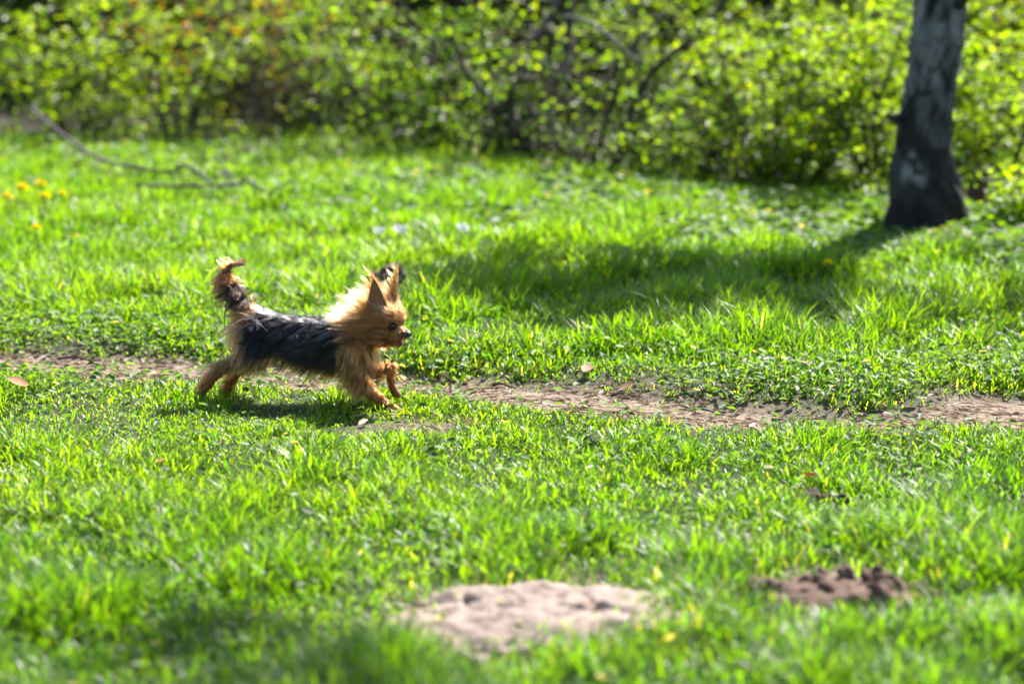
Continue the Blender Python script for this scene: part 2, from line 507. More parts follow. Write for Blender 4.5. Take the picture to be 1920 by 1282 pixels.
# straw and leaf crumbs on the worn soil
def sdens(x, y):
    s, w = path_dist(x, y)
    return np.clip(np.exp(-(np.maximum(np.abs(s) - w * 0.9, 0) / 0.07) ** 2) + 0.7 * bare(x, y) * (y > 4.6) + 0.02, 0, 1)
NS = 6500
x, y = scatter(NS, 3.8, 7.4, sdens)
az = rng.normal(-0.1, 0.7, NS)
Ls = 0.008 + 0.045 * rng.random(NS) ** 2.5
ax_ = np.stack([np.cos(az), np.sin(az), rng.normal(0, 0.12, NS)], -1)
nr = np.stack([rng.normal(0, 0.3, NS), rng.normal(0, 0.3, NS), np.ones(NS)], -1)
cc = np.where(rng.random((NS, 1)) < 0.7, np.array([0.30, 0.23, 0.17]), np.array([0.12, 0.08, 0.055])) * (0.6 + 0.7 * rng.random((NS, 1)))
V, F, C = leaves(np.stack([x, y, H(x, y) + 0.009 + 0.006 * rng.random(NS)], -1), ax_, nr, Ls, 0.10 + 0.2 * (rng.random(NS) < 0.2), cc)
acc = Acc(); acc.add(V, F, C)
tag(acc.build('straw_litter', M_straw), 'dry straw and leaf crumbs scattered over the worn path', None, None, 'stuff')


# ------------------------------------------------------------------ shrubs: stems as parts, leaves as one mass per shrub
def curve_pts(p0, d0, length, n, sag=0.0, wob=0.12, up=0.0):
    """A wandering stem: starts at p0 along d0, bends down by sag or up by up."""
    P = [np.array(p0, float)]; d = np.array(d0, float); d /= np.linalg.norm(d)
    st = length / (n - 1)
    for i in range(n - 1):
        d = d + rng.normal(0, wob, 3) + np.array([0, 0, up - sag * (i + 1) / n])
        d /= np.linalg.norm(d)
        q = P[-1] + d * st
        q[2] = max(q[2], 0.04)
        P.append(q)
    return np.array(P)

def resample(P, m):
    P = np.asarray(P, float)
    t = np.linspace(0, len(P) - 1, m); i = np.minimum(t.astype(int), len(P) - 2); f = (t - i)[:, None]
    # Catmull-Rom
    a = P[np.maximum(i - 1, 0)]; b = P[i]; c = P[i + 1]; d = P[np.minimum(i + 2, len(P) - 1)]
    return 0.5 * ((2 * b) + (c - a) * f + (2 * a - 5 * b + 4 * c - d) * f ** 2 + (-a + 3 * b - 3 * c + d) * f ** 3)

def palette(n, kinds):
    """kinds: list of (weight, rgb)."""
    w = np.array([k_[0] for k_ in kinds], float); w /= w.sum()
    i = rng.choice(len(kinds), n, p=w)
    c = np.array([k_[1] for k_ in kinds])[i]
    return c * (0.7 + 0.6 * rng.random((n, 1)))

YG = (0.105, 0.160, 0.006); YY = (0.140, 0.165, 0.006); MG = (0.060, 0.110, 0.012); DG = (0.022, 0.042, 0.008); OC = (0.24, 0.135, 0.010); BR = (0.16, 0.085, 0.030); PALE = (0.16, 0.20, 0.05)
BRIGHT = [(5, YG), (3, YY), (2, MG), (0.6, PALE)]
MID = [(3, YG), (1, YY), (4, MG), (2.5, DG)]
DARK = [(1.2, YG), (3, MG), (4, DG)]  # greens darkened to stand for shade deep in the thicket
DIM = [(1, MG), (6, DG)]  # darkest greens, shade of the thicket's inside put into the leaves
OCHRE = [(2, OC), (2, YY), (3, YG), (1.5, BR)]
TWIGGY = [(3, YG), (2, BR), (2, MG)]

def shrub(name, label, cat, loc, height, spread, stems, leaf, per_twig, pal, group=None, radius=0.012, twigs=9, sag=0.25,
          lean=(0, 0), low=0.15, flat=0.4, clear=0.0, extra=None, twig_len=0.42, dense=2.2, bark=None):
    """loc on the ground; stems fan out to spread, twigs leave them from the share low upwards and carry the leaves."""
    x0, y0 = loc
    z0 = float(H(np.array([x0]), np.array([y0]))[0])
    root = empty(name, (x0, y0, z0))
    tag(root, label, cat, group)
    lp, la, ln, ls = [], [], [], []
    for i in range(stems):
        a = 2 * math.pi * (i + rng.random() * 0.8) / stems
        tilt = spread / height * (0.25 + 0.85 * rng.random())
        d0 = (math.cos(a) * tilt + lean[0], math.sin(a) * tilt + lean[1], 1.0)
        ln_ = height * (0.75 + 0.35 * rng.random())
        P = curve_pts((0.08 * math.cos(a), 0.08 * math.sin(a), -0.03), d0, ln_, 9, sag=sag * 0.35, wob=0.10)
        acc = Acc()
        acc.tube(P, np.linspace(radius * (0.8 + 0.5 * rng.random()), 0.003, len(P)), 6)
        for t in range(twigs):
            u = low + (1 - low) * (t + rng.random()) / twigs
            j = min(int(u * (len(P) - 1)), len(P) - 2); f = u * (len(P) - 1) - j
            q0 = P[j] * (1 - f) + P[j + 1] * f
            b = rng.uniform(0, 2 * math.pi)
            out = np.array([math.cos(b), math.sin(b), 0.15 + 0.5 * rng.random()]) + 0.5 * np.array([math.cos(a), math.sin(a), 0.0])
            tl = height * twig_len * (0.45 + 0.75 * rng.random()) * (1.15 - 0.6 * u)
            Q = curve_pts(q0, out, tl, 6, sag=sag, wob=0.16)
            acc.tube(Q, np.linspace(radius * 0.32, 0.0014, len(Q)), 4, cap=False)
            m = max(3, int(per_twig * dense * (0.6 + 0.8 * rng.random())))
            tt = clear + (1 - clear) * rng.random(m) ** 0.8
            R = resample(Q, 40)
            ii_ = np.minimum((tt * 39).astype(int), 38)
            p = R[ii_] + rng.normal(0, 0.035, (m, 3)) * np.array([1, 1, 0.6])
            dirn = norm(R[ii_ + 1] - R[ii_])
            sidev = rng.normal(0, 1, (m, 3)) * np.array([1, 1, flat])
            lp.append(p); la.append(norm(dirn * 0.6 + norm(sidev)))
            ln.append(np.stack([rng.normal(0, 0.55, m), rng.normal(0, 0.55, m), np.ones(m)], -1))
            ls.append(leaf * (0.55 + 0.75 * rng.random(m)))
        acc.build('stem', bark or M_stem, root)
    if extra:
        for (pts, r0, r1, mat) in extra:
            acc = Acc()
            P = resample(pts, 24) - np.array([x0, y0, z0])
            acc.tube(P, np.linspace(r0, r1, 24) * (1 + 0.12 * rng.standard_normal(24)), 7)
            acc.build('branch', mat, root)
    lp = np.concatenate(lp); keep_ = lp[:, 2] > 0.03
    lp = lp[keep_]; la = np.concatenate(la)[keep_]; ln = np.concatenate(ln)[keep_]; ls = np.concatenate(ls)[keep_]
    V, F, C = leaves(lp, la, ln, ls, 0.68 + 0.0 * ls[0], palette(len(lp), pal), fold=0.12)
    acc = Acc(); acc.add(V, F, C)
    tag(acc.build('foliage', M_leaf, root), kind='stuff')
    return root

M_brownbark = noise_mat('brown_twig_bark', (0.085, 0.060, 0.042), (0.19, 0.14, 0.105), 30.0, rough=0.85, bump=0.5)
def gp(px, y):
    y = y - 0.7
    return ((px - 960.0) * y / FPX, y)

# front row, from the picture's left edge to its right edge
shrub('hazel_shrub', 'airy shrub with flat layered lime sprays over a dark hollow, at the left edge', 'shrub', gp(150, 13.9), 1.05, 0.9, 10, 0.043, 18,
      BRIGHT, 'front row of the thicket', low=0.12, flat=0.15, sag=0.45, dense=1.25)
shrub('hazel_shrub', 'low lime shrub reaching over the grass just left of the ochre shrub', 'shrub', gp(340, 13.5), 0.85, 0.75, 8, 0.030, 16,
      BRIGHT, 'front row of the thicket', low=0.1, flat=0.15, sag=0.5, dense=1.4)
shrub('ochre_shrub', 'shrub with a patch of orange and ochre leaves among green ones', 'shrub', gp(420, 14.6), 1.1, 0.45, 7, 0.042, 13,
      OCHRE, 'front row of the thicket', low=0.25, dense=1.3)
shrub('twiggy_shrub', 'brown twiggy shrub with few leaves between the ochre shrub and the green bush', 'shrub', gp(570, 14.3), 1.1, 0.75, 18, 0.036, 4,
      TWIGGY, 'front row of the thicket', low=0.05, twigs=20, radius=0.010, twig_len=0.55, dense=1.6, bark=M_brownbark)
shrub('green_bush', 'full mid green bush left of the dark trunked bush', 'bush', gp(745, 12.9), 1.0, 0.65, 13, 0.030, 24,
      MID, 'front row of the thicket', low=0.05, dense=1.5)
dk = [at_depth(975, 318, 11.25), at_depth(968, 260, 11.30), at_depth(950, 200, 11.30), at_depth(965, 140, 11.35), at_depth(1000, 80, 11.45), at_depth(1040, 20, 11.55), at_depth(1075, -40, 11.65)]
dk2 = [at_depth(985, 318, 11.30), at_depth(1000, 250, 11.35), at_depth(1010, 190, 11.35), at_depth(1060, 130, 11.45), at_depth(1068, 60, 11.55), at_depth(1065, -40, 11.65)]
dk3 = [at_depth(950, 225, 11.29), at_depth(920, 190, 11.30), at_depth(895, 160, 11.35), at_depth(860, 110, 11.40), at_depth(845, 40, 11.45)]
dk4 = [at_depth(965, 150, 11.35), at_depth(1010, 128, 11.25), at_depth(1080, 140, 11.15), at_depth(1150, 150, 11.15)]
shrub('dark_trunked_bush', 'tall dim bush on a thick forked dark trunk mid thicket', 'bush', gp(985, 12.75), 1.25, 0.7, 9, 0.034, 12,
      MID, 'front row of the thicket', low=0.35, radius=0.016, dense=1.1,
      extra=[(dk, 0.042, 0.022, M_stem), (dk2, 0.05, 0.018, M_stem), (dk3, 0.026, 0.010, M_stem), (dk4, 0.018, 0.007, M_stem)])
gb = [at_depth(1060, 30, 10.85), at_depth(1110, 45, 10.80), at_depth(1150, 75, 10.75), at_depth(1180, 105, 10.75), at_depth(1215, 120, 10.75)]
gb2 = [at_depth(1365, -10, 10.85), at_depth(1345, 22, 10.85), at_depth(1315, 45, 10.80), at_depth(1295, 75, 10.75), at_depth(1240, 120, 10.75), at_depth(1200, 170, 10.85), at_depth(1170, 250, 10.90), at_depth(1150, 320, 10.95)]
gb3 = [at_depth(1250, 20, 10.90), at_depth(1225, 50, 10.85), at_depth(1190, 85, 10.85), at_depth(1160, 160, 10.90), at_depth(1130, 260, 10.95), at_depth(1120, 320, 11.00)]
shrub('arching_shrub', 'open shrub with yellow leaves on thin arching branches over a black hollow', 'shrub', gp(1150, 12.1), 1.0, 0.7, 8, 0.035, 8,
      [(3, YY), (2, YG), (2, MG)], 'front row of the thicket', low=0.35, sag=0.35, clear=0.2, dense=1.2,
      extra=[(gb, 0.010, 0.006, M_greybark), (gb2, 0.012, 0.016, M_stem), (gb3, 0.008, 0.013, M_stem)])
shrub('green_bush', 'small drooping leafy bush right of the black hollow, low over the grass', 'bush', gp(1310, 11.7), 0.75, 0.35, 8, 0.030, 16,
      MID, 'front row of the thicket', low=0.1, sag=0.5, dense=1.1)
shrub('lime_bush', 'lime bush with dark twigs at its foot, left of the birch trunk', 'bush', gp(1490, 11.3), 0.92, 0.6, 13, 0.030, 22,
      BRIGHT, 'front row of the thicket', low=0.08, dense=1.8)
shrub('lime_bush', 'bright yellow green bush directly behind the birch trunk', 'bush', gp(1670, 11.0), 0.98, 0.6, 12, 0.030, 23,
      BRIGHT, 'front row of the thicket', low=0.08)
shrub('lime_bush', 'bright yellow green bush right of the birch trunk at the right edge', 'bush', gp(1880, 11.2), 0.98, 0.6, 12, 0.030, 23,
      BRIGHT, 'front row of the thicket', low=0.06)
shrub('low_bush', 'ankle high lime bush in the grass right of the birch foot', 'bush', gp(1965, 9.9), 0.20, 0.24, 9, 0.034, 9,
      BRIGHT, None, low=0.1, radius=0.004, twigs=6)

shrub('small_shrub', 'small dim shrub at the foot of the dark forked trunk, on its left', 'shrub', gp(880, 12.3), 0.55, 0.42, 9, 0.032, 14,
      DARK, 'front row of the thicket', low=0.05, dense=1.8)
shrub('twiggy_shrub', 'bare dark twig tangle in the black hollow right of the forked trunk', 'shrub', gp(1120, 11.9), 0.6, 0.75, 18, 0.03, 2,
      DARK, 'front row of the thicket', low=0.05, twigs=13, radius=0.009, twig_len=0.8)
shrub('twiggy_shrub', 'bare dark twig tangle under the drooping bush and the lime bush', 'shrub', gp(1400, 11.35), 0.45, 0.6, 16, 0.03, 3,
      MID, 'front row of the thicket', low=0.05, twigs=13, radius=0.008, twig_len=0.8)

# second row, taller, closing the gaps; darker leaf colours stand for shade at left and middle
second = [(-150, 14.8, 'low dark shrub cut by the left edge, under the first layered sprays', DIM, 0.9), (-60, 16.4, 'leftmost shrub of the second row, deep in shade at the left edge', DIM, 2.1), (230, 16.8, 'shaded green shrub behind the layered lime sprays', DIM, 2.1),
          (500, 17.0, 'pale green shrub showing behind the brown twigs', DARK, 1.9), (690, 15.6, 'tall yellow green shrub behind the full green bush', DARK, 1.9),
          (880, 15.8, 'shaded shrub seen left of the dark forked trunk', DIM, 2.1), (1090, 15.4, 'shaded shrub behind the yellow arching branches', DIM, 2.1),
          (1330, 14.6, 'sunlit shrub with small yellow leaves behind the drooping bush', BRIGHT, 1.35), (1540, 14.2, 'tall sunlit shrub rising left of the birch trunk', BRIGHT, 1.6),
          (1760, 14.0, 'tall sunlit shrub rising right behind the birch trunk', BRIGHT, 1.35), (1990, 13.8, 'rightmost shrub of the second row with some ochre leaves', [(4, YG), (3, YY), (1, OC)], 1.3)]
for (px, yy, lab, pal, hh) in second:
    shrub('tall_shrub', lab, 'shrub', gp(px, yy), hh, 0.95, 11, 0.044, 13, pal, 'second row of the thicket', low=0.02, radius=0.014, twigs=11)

# the wood behind: one leafy mass that reads as a backdrop, with its own depth
nw = 120000
wx = rng.uniform(-9, 9, nw); wy = rng.uniform(16.0, 21, nw) - 0.25 * wx
wz = 3.6 * rng.random(nw) ** 1.8
lump = fbm(wx * 0.9, wy * 0.9 + wz * 1.1, 91)
m = rng.random(nw) < sstep(0.30, 0.5, lump); wx, wy, wz = wx[m], wy[m], wz[m]; nw = len(wx)
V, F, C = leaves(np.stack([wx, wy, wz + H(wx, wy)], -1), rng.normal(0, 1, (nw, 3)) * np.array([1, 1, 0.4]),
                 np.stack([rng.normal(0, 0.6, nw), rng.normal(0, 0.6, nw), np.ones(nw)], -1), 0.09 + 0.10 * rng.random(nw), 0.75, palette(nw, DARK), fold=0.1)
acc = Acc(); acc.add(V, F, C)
tag(acc.build('undergrowth', M_leaf), 'far mass of shaded green undergrowth behind the shrubs', None, None, 'stuff')

# ------------------------------------------------------------------ the birch
def birch():
    xb, yb = TREE_X + 0.03, TREE_Y + 0.05
    zb = float(H(np.array([xb]), np.array([yb]))[0])
    root = empty('birch_tree', (xb, yb, zb))
    tag(root, 'birch with a thick dark flaring trunk and a white bark patch', 'tree')
    hs = np.concatenate([np.arange(-0.06, 1.25, 0.011), np.arange(1.25, 3.0, 0.05)])
    na = 88
    th = np.linspace(0, 2 * math.pi, na, endpoint=False)
    cx = np.interp(hs, [-0.06, 0.06, 0.25, 0.45, 0.65, 0.87, 1.4, 2.0, 3.0], [0.030, 0.030, 0.012, 0.022, 0.045, 0.066, 0.15, 0.26, 0.50])
    cy = np.interp(hs, [0, 1, 3], [0, 0.0, 0.12])
    r = np.interp(hs, [-0.06, 0.0, 0.08, 0.16, 0.27, 0.40, 0.55, 0.75, 0.87, 1.4, 2.0, 3.0], [0.205, 0.170, 0.147, 0.131, 0.115, 0.100, 0.097, 0.099, 0.097, 0.092, 0.085, 0.07])
    TH, HS = np.meshgrid(th, hs)
    R = np.repeat(r[:, None], na, 1)
    per = lambda f, v, sd: fbm(np.cos(TH) * f + 11, np.sin(TH) * f + HS * v + 5, sd, 3)
    flare = np.exp(-np.maximum(HS, 0) / 0.10)
    R = R * (1 + 0.18 * flare * np.cos(5 * TH + 0.7) + 0.10 * flare * np.cos(3 * TH + 2.1))
    R = R + 0.026 * (per(2.2, 6.0, 5) - 0.5) + 0.020 * (per(5, 20.0, 8) - 0.5) + 0.006 * (vnoise(TH * 9, HS * 60, 12) - 0.5)
    X = cx[:, None] + R * np.cos(TH); Y = cy[:, None] + R * np.sin(TH); Z = HS
    # bark colours: dark fissured foot, grey white paper bark higher up, some bare white patches, a painted lit edge
    pat = fbm(np.cos(TH) * 2.6 + 3, np.sin(TH) * 2.6 + HS * 5.0, 17, 4)
    rings = fbm(np.cos(TH) * 1.8, np.sin(TH) * 1.8 + HS * 34.0, 19, 3)
    w = sstep(0.42, 0.62, pat * 0.75 + 0.22 * sstep(0.15, 0.8, HS) - 0.04) * (0.25 + 0.75 * sstep(0.0, 0.5, HS))
    w = w * (1 - 0.75 * sstep(0.56, 0.66, rings))
    front = -math.pi / 2
    ang = np.angle(np.exp(1j * (TH - front)))
    patch = np.exp(-(((ang + 0.45) / 0.42) ** 2 + ((HS - 0.235 - 0.02 * np.sin(ang * 9)) / 0.055) ** 2) ** 2) * sstep(0.3, 0.45, fbm(TH * 6, HS * 30, 23, 3))
    strip = np.exp(-((ang + 1.0) / 0.30) ** 2) * sstep(0.5, 0.8, HS) * sstep(0.35, 0.5, pat)  # sunlit left edge of the upper trunk, painted as paler bark
    mott = sstep(0.47, 0.62, fbm(TH * 2.6 + 2, HS * 15, 29, 4)) * (0.15 + 0.85 * sstep(0.1, 0.6, HS))
    white = np.clip(np.maximum(np.maximum(w * 0.22, patch * (0.42 + 0.45 * mott)), strip * 0.5) + 0.26 * mott, 0, 1)
    dark = np.array([0.013, 0.011, 0.010]); pale = np.array([0.33, 0.335, 0.335])
    C = dark + (pale - dark) * white[..., None]
    n = len(hs)
    V = np.stack([X, Y, Z], -1).reshape(-1, 3)
    i = np.arange(n - 1)[:, None]; j = np.arange(na)[None, :]
    q = np.stack([i * na + j, i * na + (j + 1) % na, (i + 1) * na + (j + 1) % na, (i + 1) * na + j], -1).reshape(-1, 4)
    trunk = mesh_from('trunk', V, q, M_bark, root, C.reshape(-1, 3))
    # snapped stub on the left side and the dark branch collar near the top of the frame
    acc = Acc()
    acc.tube([(-0.085, -0.03, 0.425), (-0.115, -0.04, 0.432), (-0.135, -0.045, 0.445)], [0.022, 0.014, 0.009], 8, C=(0.035, 0.03, 0.026))
    acc.build('stub', M_bark, root)
    acc = Acc()
    acc.tube([(0.10, -0.04, 0.845), (0.128, -0.075, 0.872), (0.146, -0.09, 0.90)], [0.034, 0.027, 0.022], 10, C=(0.025, 0.021, 0.018))
    acc.build('stub', M_bark, root)
    # limbs above the frame
    top = np.array([0.50, 0.12, 2.98])
    limbs = [((0.9, 0.5, 0.8), 2.4), ((1.0, -0.2, 0.7), 2.2), ((0.6, 1.0, 0.8), 2.4), ((1.0, 0.7, 0.6), 2.2)]
    lp = []
    for d, ln_ in limbs:
        P = curve_pts(top - np.array([0.02, 0, 0.08]), d, ln_, 10, wob=0.08, up=0.03)
        acc = Acc(); acc.tube(P, np.linspace(0.036, 0.006, 10), 8, C=(0.30, 0.29, 0.28))
        for t in range(10):
            u = 0.3 + 0.7 * rng.random(); q0 = P[int(u * 9)]
            Q = curve_pts(q0, rng.normal(0, 1, 3) + np.array([0, 0, 0.2]), 0.5 + 0.6 * rng.random(), 6, sag=0.2)
            acc.tube(Q, np.linspace(0.009, 0.002, 6), 4, C=(0.08, 0.06, 0.05), cap=False)
            R = resample(Q, 30); lp.append(R[rng.integers(6, 30, 70)] + rng.normal(0, 0.06, (70, 3)))
        acc.build('limb', M_bark, root)
    P = resample([(0.5, 0.12, 2.92), (1.6, -0.35, 3.6), (2.05, -1.15, 5.0), (1.95, -1.5, 6.4), (1.6, -1.0, 7.0), (0.75, -0.15, 7.3)], 30)  # unseen arching limb, added so its leaves shade the near left grass
    acc = Acc(); acc.tube(P, np.linspace(0.030, 0.007, 30), 8, C=(0.30, 0.29, 0.28))
    for t in range(16):
        q0 = P[int(22 + 7 * rng.random())]
        Q = curve_pts(q0, rng.normal(0, 1, 3) + np.array([-0.4, 0, 0]), 0.4 + 0.5 * rng.random(), 6, sag=0.2)
        acc.tube(Q, np.linspace(0.007, 0.002, 6), 4, C=(0.08, 0.06, 0.05), cap=False)
        R = resample(Q, 30); lp.append(R[rng.integers(3, 30, 90)] + rng.normal(0, 0.07, (90, 3)))
    acc.build('limb', M_bark, root)
    # low leafy boughs reaching left over the meadow: they throw the broad dappled shade beside the trunk's shadow
    boughs = [((0.20, 0.05, 1.75), (-0.9, 0.15, 0.35), 1.35), ((0.30, 0.05, 2.15), (-0.95, -0.25, 0.25), 1.25), ((0.35, 0.06, 2.4), (-1.0, 0.1, 0.15), 1.5),
              ((0.42, 0.08, 2.7), (-0.7, -0.5, 0.2), 1.2), ((0.45, 0.08, 2.8), (-1.0, 0.2, 0.1), 1.5)]
    for p0, d, ln_ in boughs:
        P = curve_pts(p0, d, ln_, 9, wob=0.08)
        acc = Acc(); acc.tube(P, np.linspace(0.026, 0.005, 9), 7, C=(0.20, 0.18, 0.17))
        for t in range(15):
            q0 = P[1 + int(rng.random() * 7.9)]
            Q = curve_pts(q0, rng.normal(0, 1, 3) * np.array([1, 1, 0.35]), 0.25 + 0.35 * rng.random(), 6, sag=0.25)
            acc.tube(Q, np.linspace(0.006, 0.0015, 6), 4, C=(0.08, 0.06, 0.05), cap=False)
            R = resample(Q, 30); lp.append(R[rng.integers(3, 30, 64)] + rng.normal(0, 0.06, (64, 3)))
        acc.build('bough', M_bark, root)
    lp = np.concatenate(lp)
    # crown shaped by its shadow: only leaves shading the wanted spots are kept
    k_ = math.cos(SUN_EL) / math.sin(SUN_EL)
    sx = xb + lp[:, 0] - SUN_H[0] * k_ * (lp[:, 2] + zb); sy = yb + lp[:, 1] - SUN_H[1] * k_ * (lp[:, 2] + zb)
    shade = (((sx - 0.36) / 0.72) ** 2 + ((sy - 7.4) / 0.85) ** 2 < 1) | (sx > 1.45) | ((sy < 4.0) & (sx < -0.25))
    lp = lp[shade]
    n = len(lp)
    V, F, C = leaves(lp, rng.normal(0, 1, (n, 3)) * np.array([1, 1, 0.6]) - np.array([0, 0, 0.4]), np.stack([rng.normal(0, 0.7, n), rng.normal(0, 0.7, n), np.ones(n)], -1),
                     0.045 + 0.03 * rng.random(n), 0.75, palette(n, BRIGHT))
    acc = Acc(); acc.add(V, F, C)
    tag(acc.build('crown', M_leaf, root), kind='stuff')
birch()

# ------------------------------------------------------------------ small things in the grass
def ground_at(px, py):
    x, y = on_ground(px, py)
    return x, y, float(H(np.array([x]), np.array([y]))[0])

def rock_mesh(rx, ry, rz, seed, rough=0.5, sub=3):
    bm = bmesh.new(); bmesh.ops.create_icosphere(bm, subdivisions=sub, radius=1.0)
    V = np.array([v.co[:] for v in bm.verts]); F = np.array([[v.index for v in f.verts] for f in bm.faces]); bm.free()
    n_ = fbm(V[:, 0] * 1.3 + V[:, 2] * 0.7 + seed * 3.1, V[:, 1] * 1.3 - V[:, 2] * 0.9 + seed, seed % 40, 4) + 0.8 * (fbm(V[:, 0] * 3 + V[:, 2] * 2.3, V[:, 1] * 3 - V[:, 2] * 2.5, seed % 31, 3) - 0.5)
    return V * (1 + rough * 2 * (n_ - 0.5))[:, None] * np.array([rx, ry, rz]), F

# flattened mound of dry mud in the near grass
def mound():
    x0, y0, z0 = ground_at(1038, 1174)
    nr_, na = 44, 110
    t = np.linspace(0, 1, nr_); a = np.linspace(0, 2 * math.pi, na, endpoint=False)
    T, A = np.meshgrid(t, a, indexing='ij')
    edge = 1 + 0.7 * (fbm(np.cos(A) * 2.2 + 4, np.sin(A) * 1.6, 47) - 0.5)
    X = T * edge * 0.35 * np.cos(A); Y = T * edge * 0.20 * np.sin(A)
    lump = fbm((X + x0) * 14, (Y + y0) * 14, 49, 3) * 0.6 + fbm((X + x0) * 48, (Y + y0) * 48, 53, 3) * 0.4
    crack = np.abs(fbm((X + x0) * 9 + 3, (Y + y0) * 9, 52, 2) - 0.5)
    Z = 0.042 * (1 - T ** 2.2) + 0.042 * (lump - 0.5) * (1 - T ** 2) - 0.016 * np.exp(-(crack / 0.03) ** 2) * (1 - T ** 3)
    Z = Z + 0.022 * np.exp(-((Y - 0.11) / 0.045) ** 2) * (1 - T ** 3) * (0.6 + 0.8 * lump)      # raised far rim
    Zg = H(X + x0, Y + y0) - z0
    Z = Z + Zg - 0.006 * T ** 4
    V = np.stack([X, Y, Z], -1).reshape(-1, 3)
    i = np.arange(nr_ - 1)[:, None]; j = np.arange(na)[None, :]
    q = np.stack([i * na + j, (i + 1) * na + j, (i + 1) * na + (j + 1) % na, i * na + (j + 1) % na], -1).reshape(-1, 4)
    q = q[na:]      # centre closed by a fan
    cen = len(V); V = np.concatenate([V, V[:1] * [1, 1, 1]])
    fan = np.stack([np.full(na, cen), na + np.arange(na), na + (np.arange(na) + 1) % na], -1)
    o = mesh_from('dirt_mound', V, [q, fan], M_mound)
    o.location = (x0, y0, z0)
    tag(o, 'largest bare mound of pale dried mud, flattened and cracked, in the nearest grass', 'mound')
    for k_ in range(70):
        a = rng.uniform(0, 6.28); rr = 0.30 * rng.random() ** 0.7
        s = 0.004 + 0.009 * rng.random() ** 2
        V, F = rock_mesh(s * 1.3, s, s * 0.7, 60 + k_, sub=2)
        c = mesh_from('crumb', V, F, M_mound, o)
        c.location = (rr * math.cos(a), rr * math.sin(a), float(H(np.array([x0 + rr * math.cos(a)]), np.array([y0 + rr * math.sin(a)]))[0]) - z0 + 0.030 * max(0, 1 - (rr / 0.26) ** 2) + 0.004)
mound()

def clods(px, py, label, spec, mat, base=None):
    x0, y0, z0 = ground_at(px, py)
    root = empty('soil_heap', (x0, y0, z0)); tag(root, label, 'soil heap')
    if base:
        V, F = rock_mesh(base[0], base[1], base[2], int(px) % 37, rough=0.3, sub=4)
        V[:, 2] = V[:, 2] + 0.004 * rng.standard_normal(len(V))
        mesh_from('heap_base', V, F, mat, root)
    for k_, (dx, dy, dz, s) in enumerate(spec):
        V, F = rock_mesh(s * rng.uniform(0.9, 1.3), s * rng.uniform(0.8, 1.1), s * rng.uniform(0.8, 1.05), int(px + 7 * k_) % 200, rough=0.7)
        o = mesh_from('clod', V, F, mat, root)
        o.location = (dx, dy, dz + s * 0.5); o.rotation_euler = (rng.normal(0, 0.4), rng.normal(0, 0.4), rng.uniform(0, 6))
heap = [(0.05, 0.03, 0.014, 0.020), (0.066, 0.032, 0.030, 0.014), (0.040, 0.028, 0.026, 0.013), (0.055, 0.03, 0.042, 0.010), (0.085, 0.02, 0.012, 0.017)]
for k_ in range(60):
    u = rng.uniform(-1, 1); v = rng.normal(0, 0.5)
    heap.append((0.19 * u, 0.075 * v, 0.026 * max(0, 1 - u * u) * rng.random(), 0.005 + 0.015 * rng.random() ** 1.7))
clods(1590, 1125, 'broad heap of brown crumbled soil, the nearest one, low at the right', heap, M_clod, (0.17, 0.10, 0.030))
clods(1112, 848, 'small dark clump of soil in the grass just below the middle of the path', [(0, 0, 0.006, 0.020), (0.02, 0.004, 0, 0.014), (-0.018, 0.006, 0, 0.012), (0.035, 0, 0, 0.009), (0.004, -0.014, 0, 0.010)], M_darkclod)
clods(1530, 945, 'small scattering of brown soil crumbs under a reddish dead leaf at the right', [(-0.01, 0, 0.002, 0.018), (0.018, 0.0, 0, 0.014), (-0.03, -0.004, 0, 0.012), (0.06, 0.01, 0, 0.014), (0.045, 0.0, 0, 0.010), (0.0, -0.012, 0, 0.012)], M_darkclod, (0.04, 0.02, 0.01))
clods(1420, 1056, 'little pile of soil crumbs behind the broad heap, on its left', [(0, 0, 0.002, 0.013), (0.022, 0.004, 0, 0.012), (-0.02, 0, 0, 0.010), (0.03, -0.012, 0, 0.010)], M_clod, (0.035, 0.02, 0.008))
clods(722, 562, 'dark molehill in the meadow just behind the dog\'s ears', [(0.015, 0, 0.07, 0.028), (-0.03, 0, 0.06, 0.022), (0.045, 0.0, 0.055, 0.018), (0.0, -0.02, 0.06, 0.016)], M_clod, (0.06, 0.045, 0.07))

# stump of a dead stem by the birch
def stump():
    x0, y0, z0 = ground_at(1826, 402)
    root = empty('dead_stump', (x0, y0, z0)); tag(root, 'short reddish brown rotten stump in the grass right of the birch foot', 'stump')
    n, na = 9, 16
    hs = np.linspace(-0.02, 0.115, n); th = np.linspace(0, 2 * math.pi, na, endpoint=False)
    TH, HS = np.meshgrid(th, hs)
    R = 0.042 + 0.02 * np.exp(-HS / 0.03) + 0.018 * (vnoise(TH * 2.2, HS * 18, 5) - 0.5)
    Z = HS + (HS > 0.08) * 0.03 * (vnoise(TH * 3, HS * 0 + 2, 8) - 0.3)
    V = np.stack([R * np.cos(TH) + HS * 0.15, R * np.sin(TH), Z], -1).reshape(-1, 3)
    i = np.arange(n - 1)[:, None]; j = np.arange(na)[None, :]
    q = np.stack([i * na + j, i * na + (j + 1) % na, (i + 1) * na + (j + 1) % na, (i + 1) * na + j], -1).reshape(-1, 4)
    mesh_from('bark', V, q, M_stump, root)
    c = len(V) - na
    Vt = np.concatenate([V[c:] * np.array([0.97, 0.97, 1]) - np.array([0, 0, 0.008]), [[0.01, 0, 0.085]]])
    mesh_from('broken_top', Vt, np.array([[na, a, (a + 1) % na] for a in range(na)]), M_stump, root)
M_stump = noise_mat('rotten_wood', (0.05, 0.026, 0.017), (0.15, 0.08, 0.055), 30.0, bump=0.8)
stump()

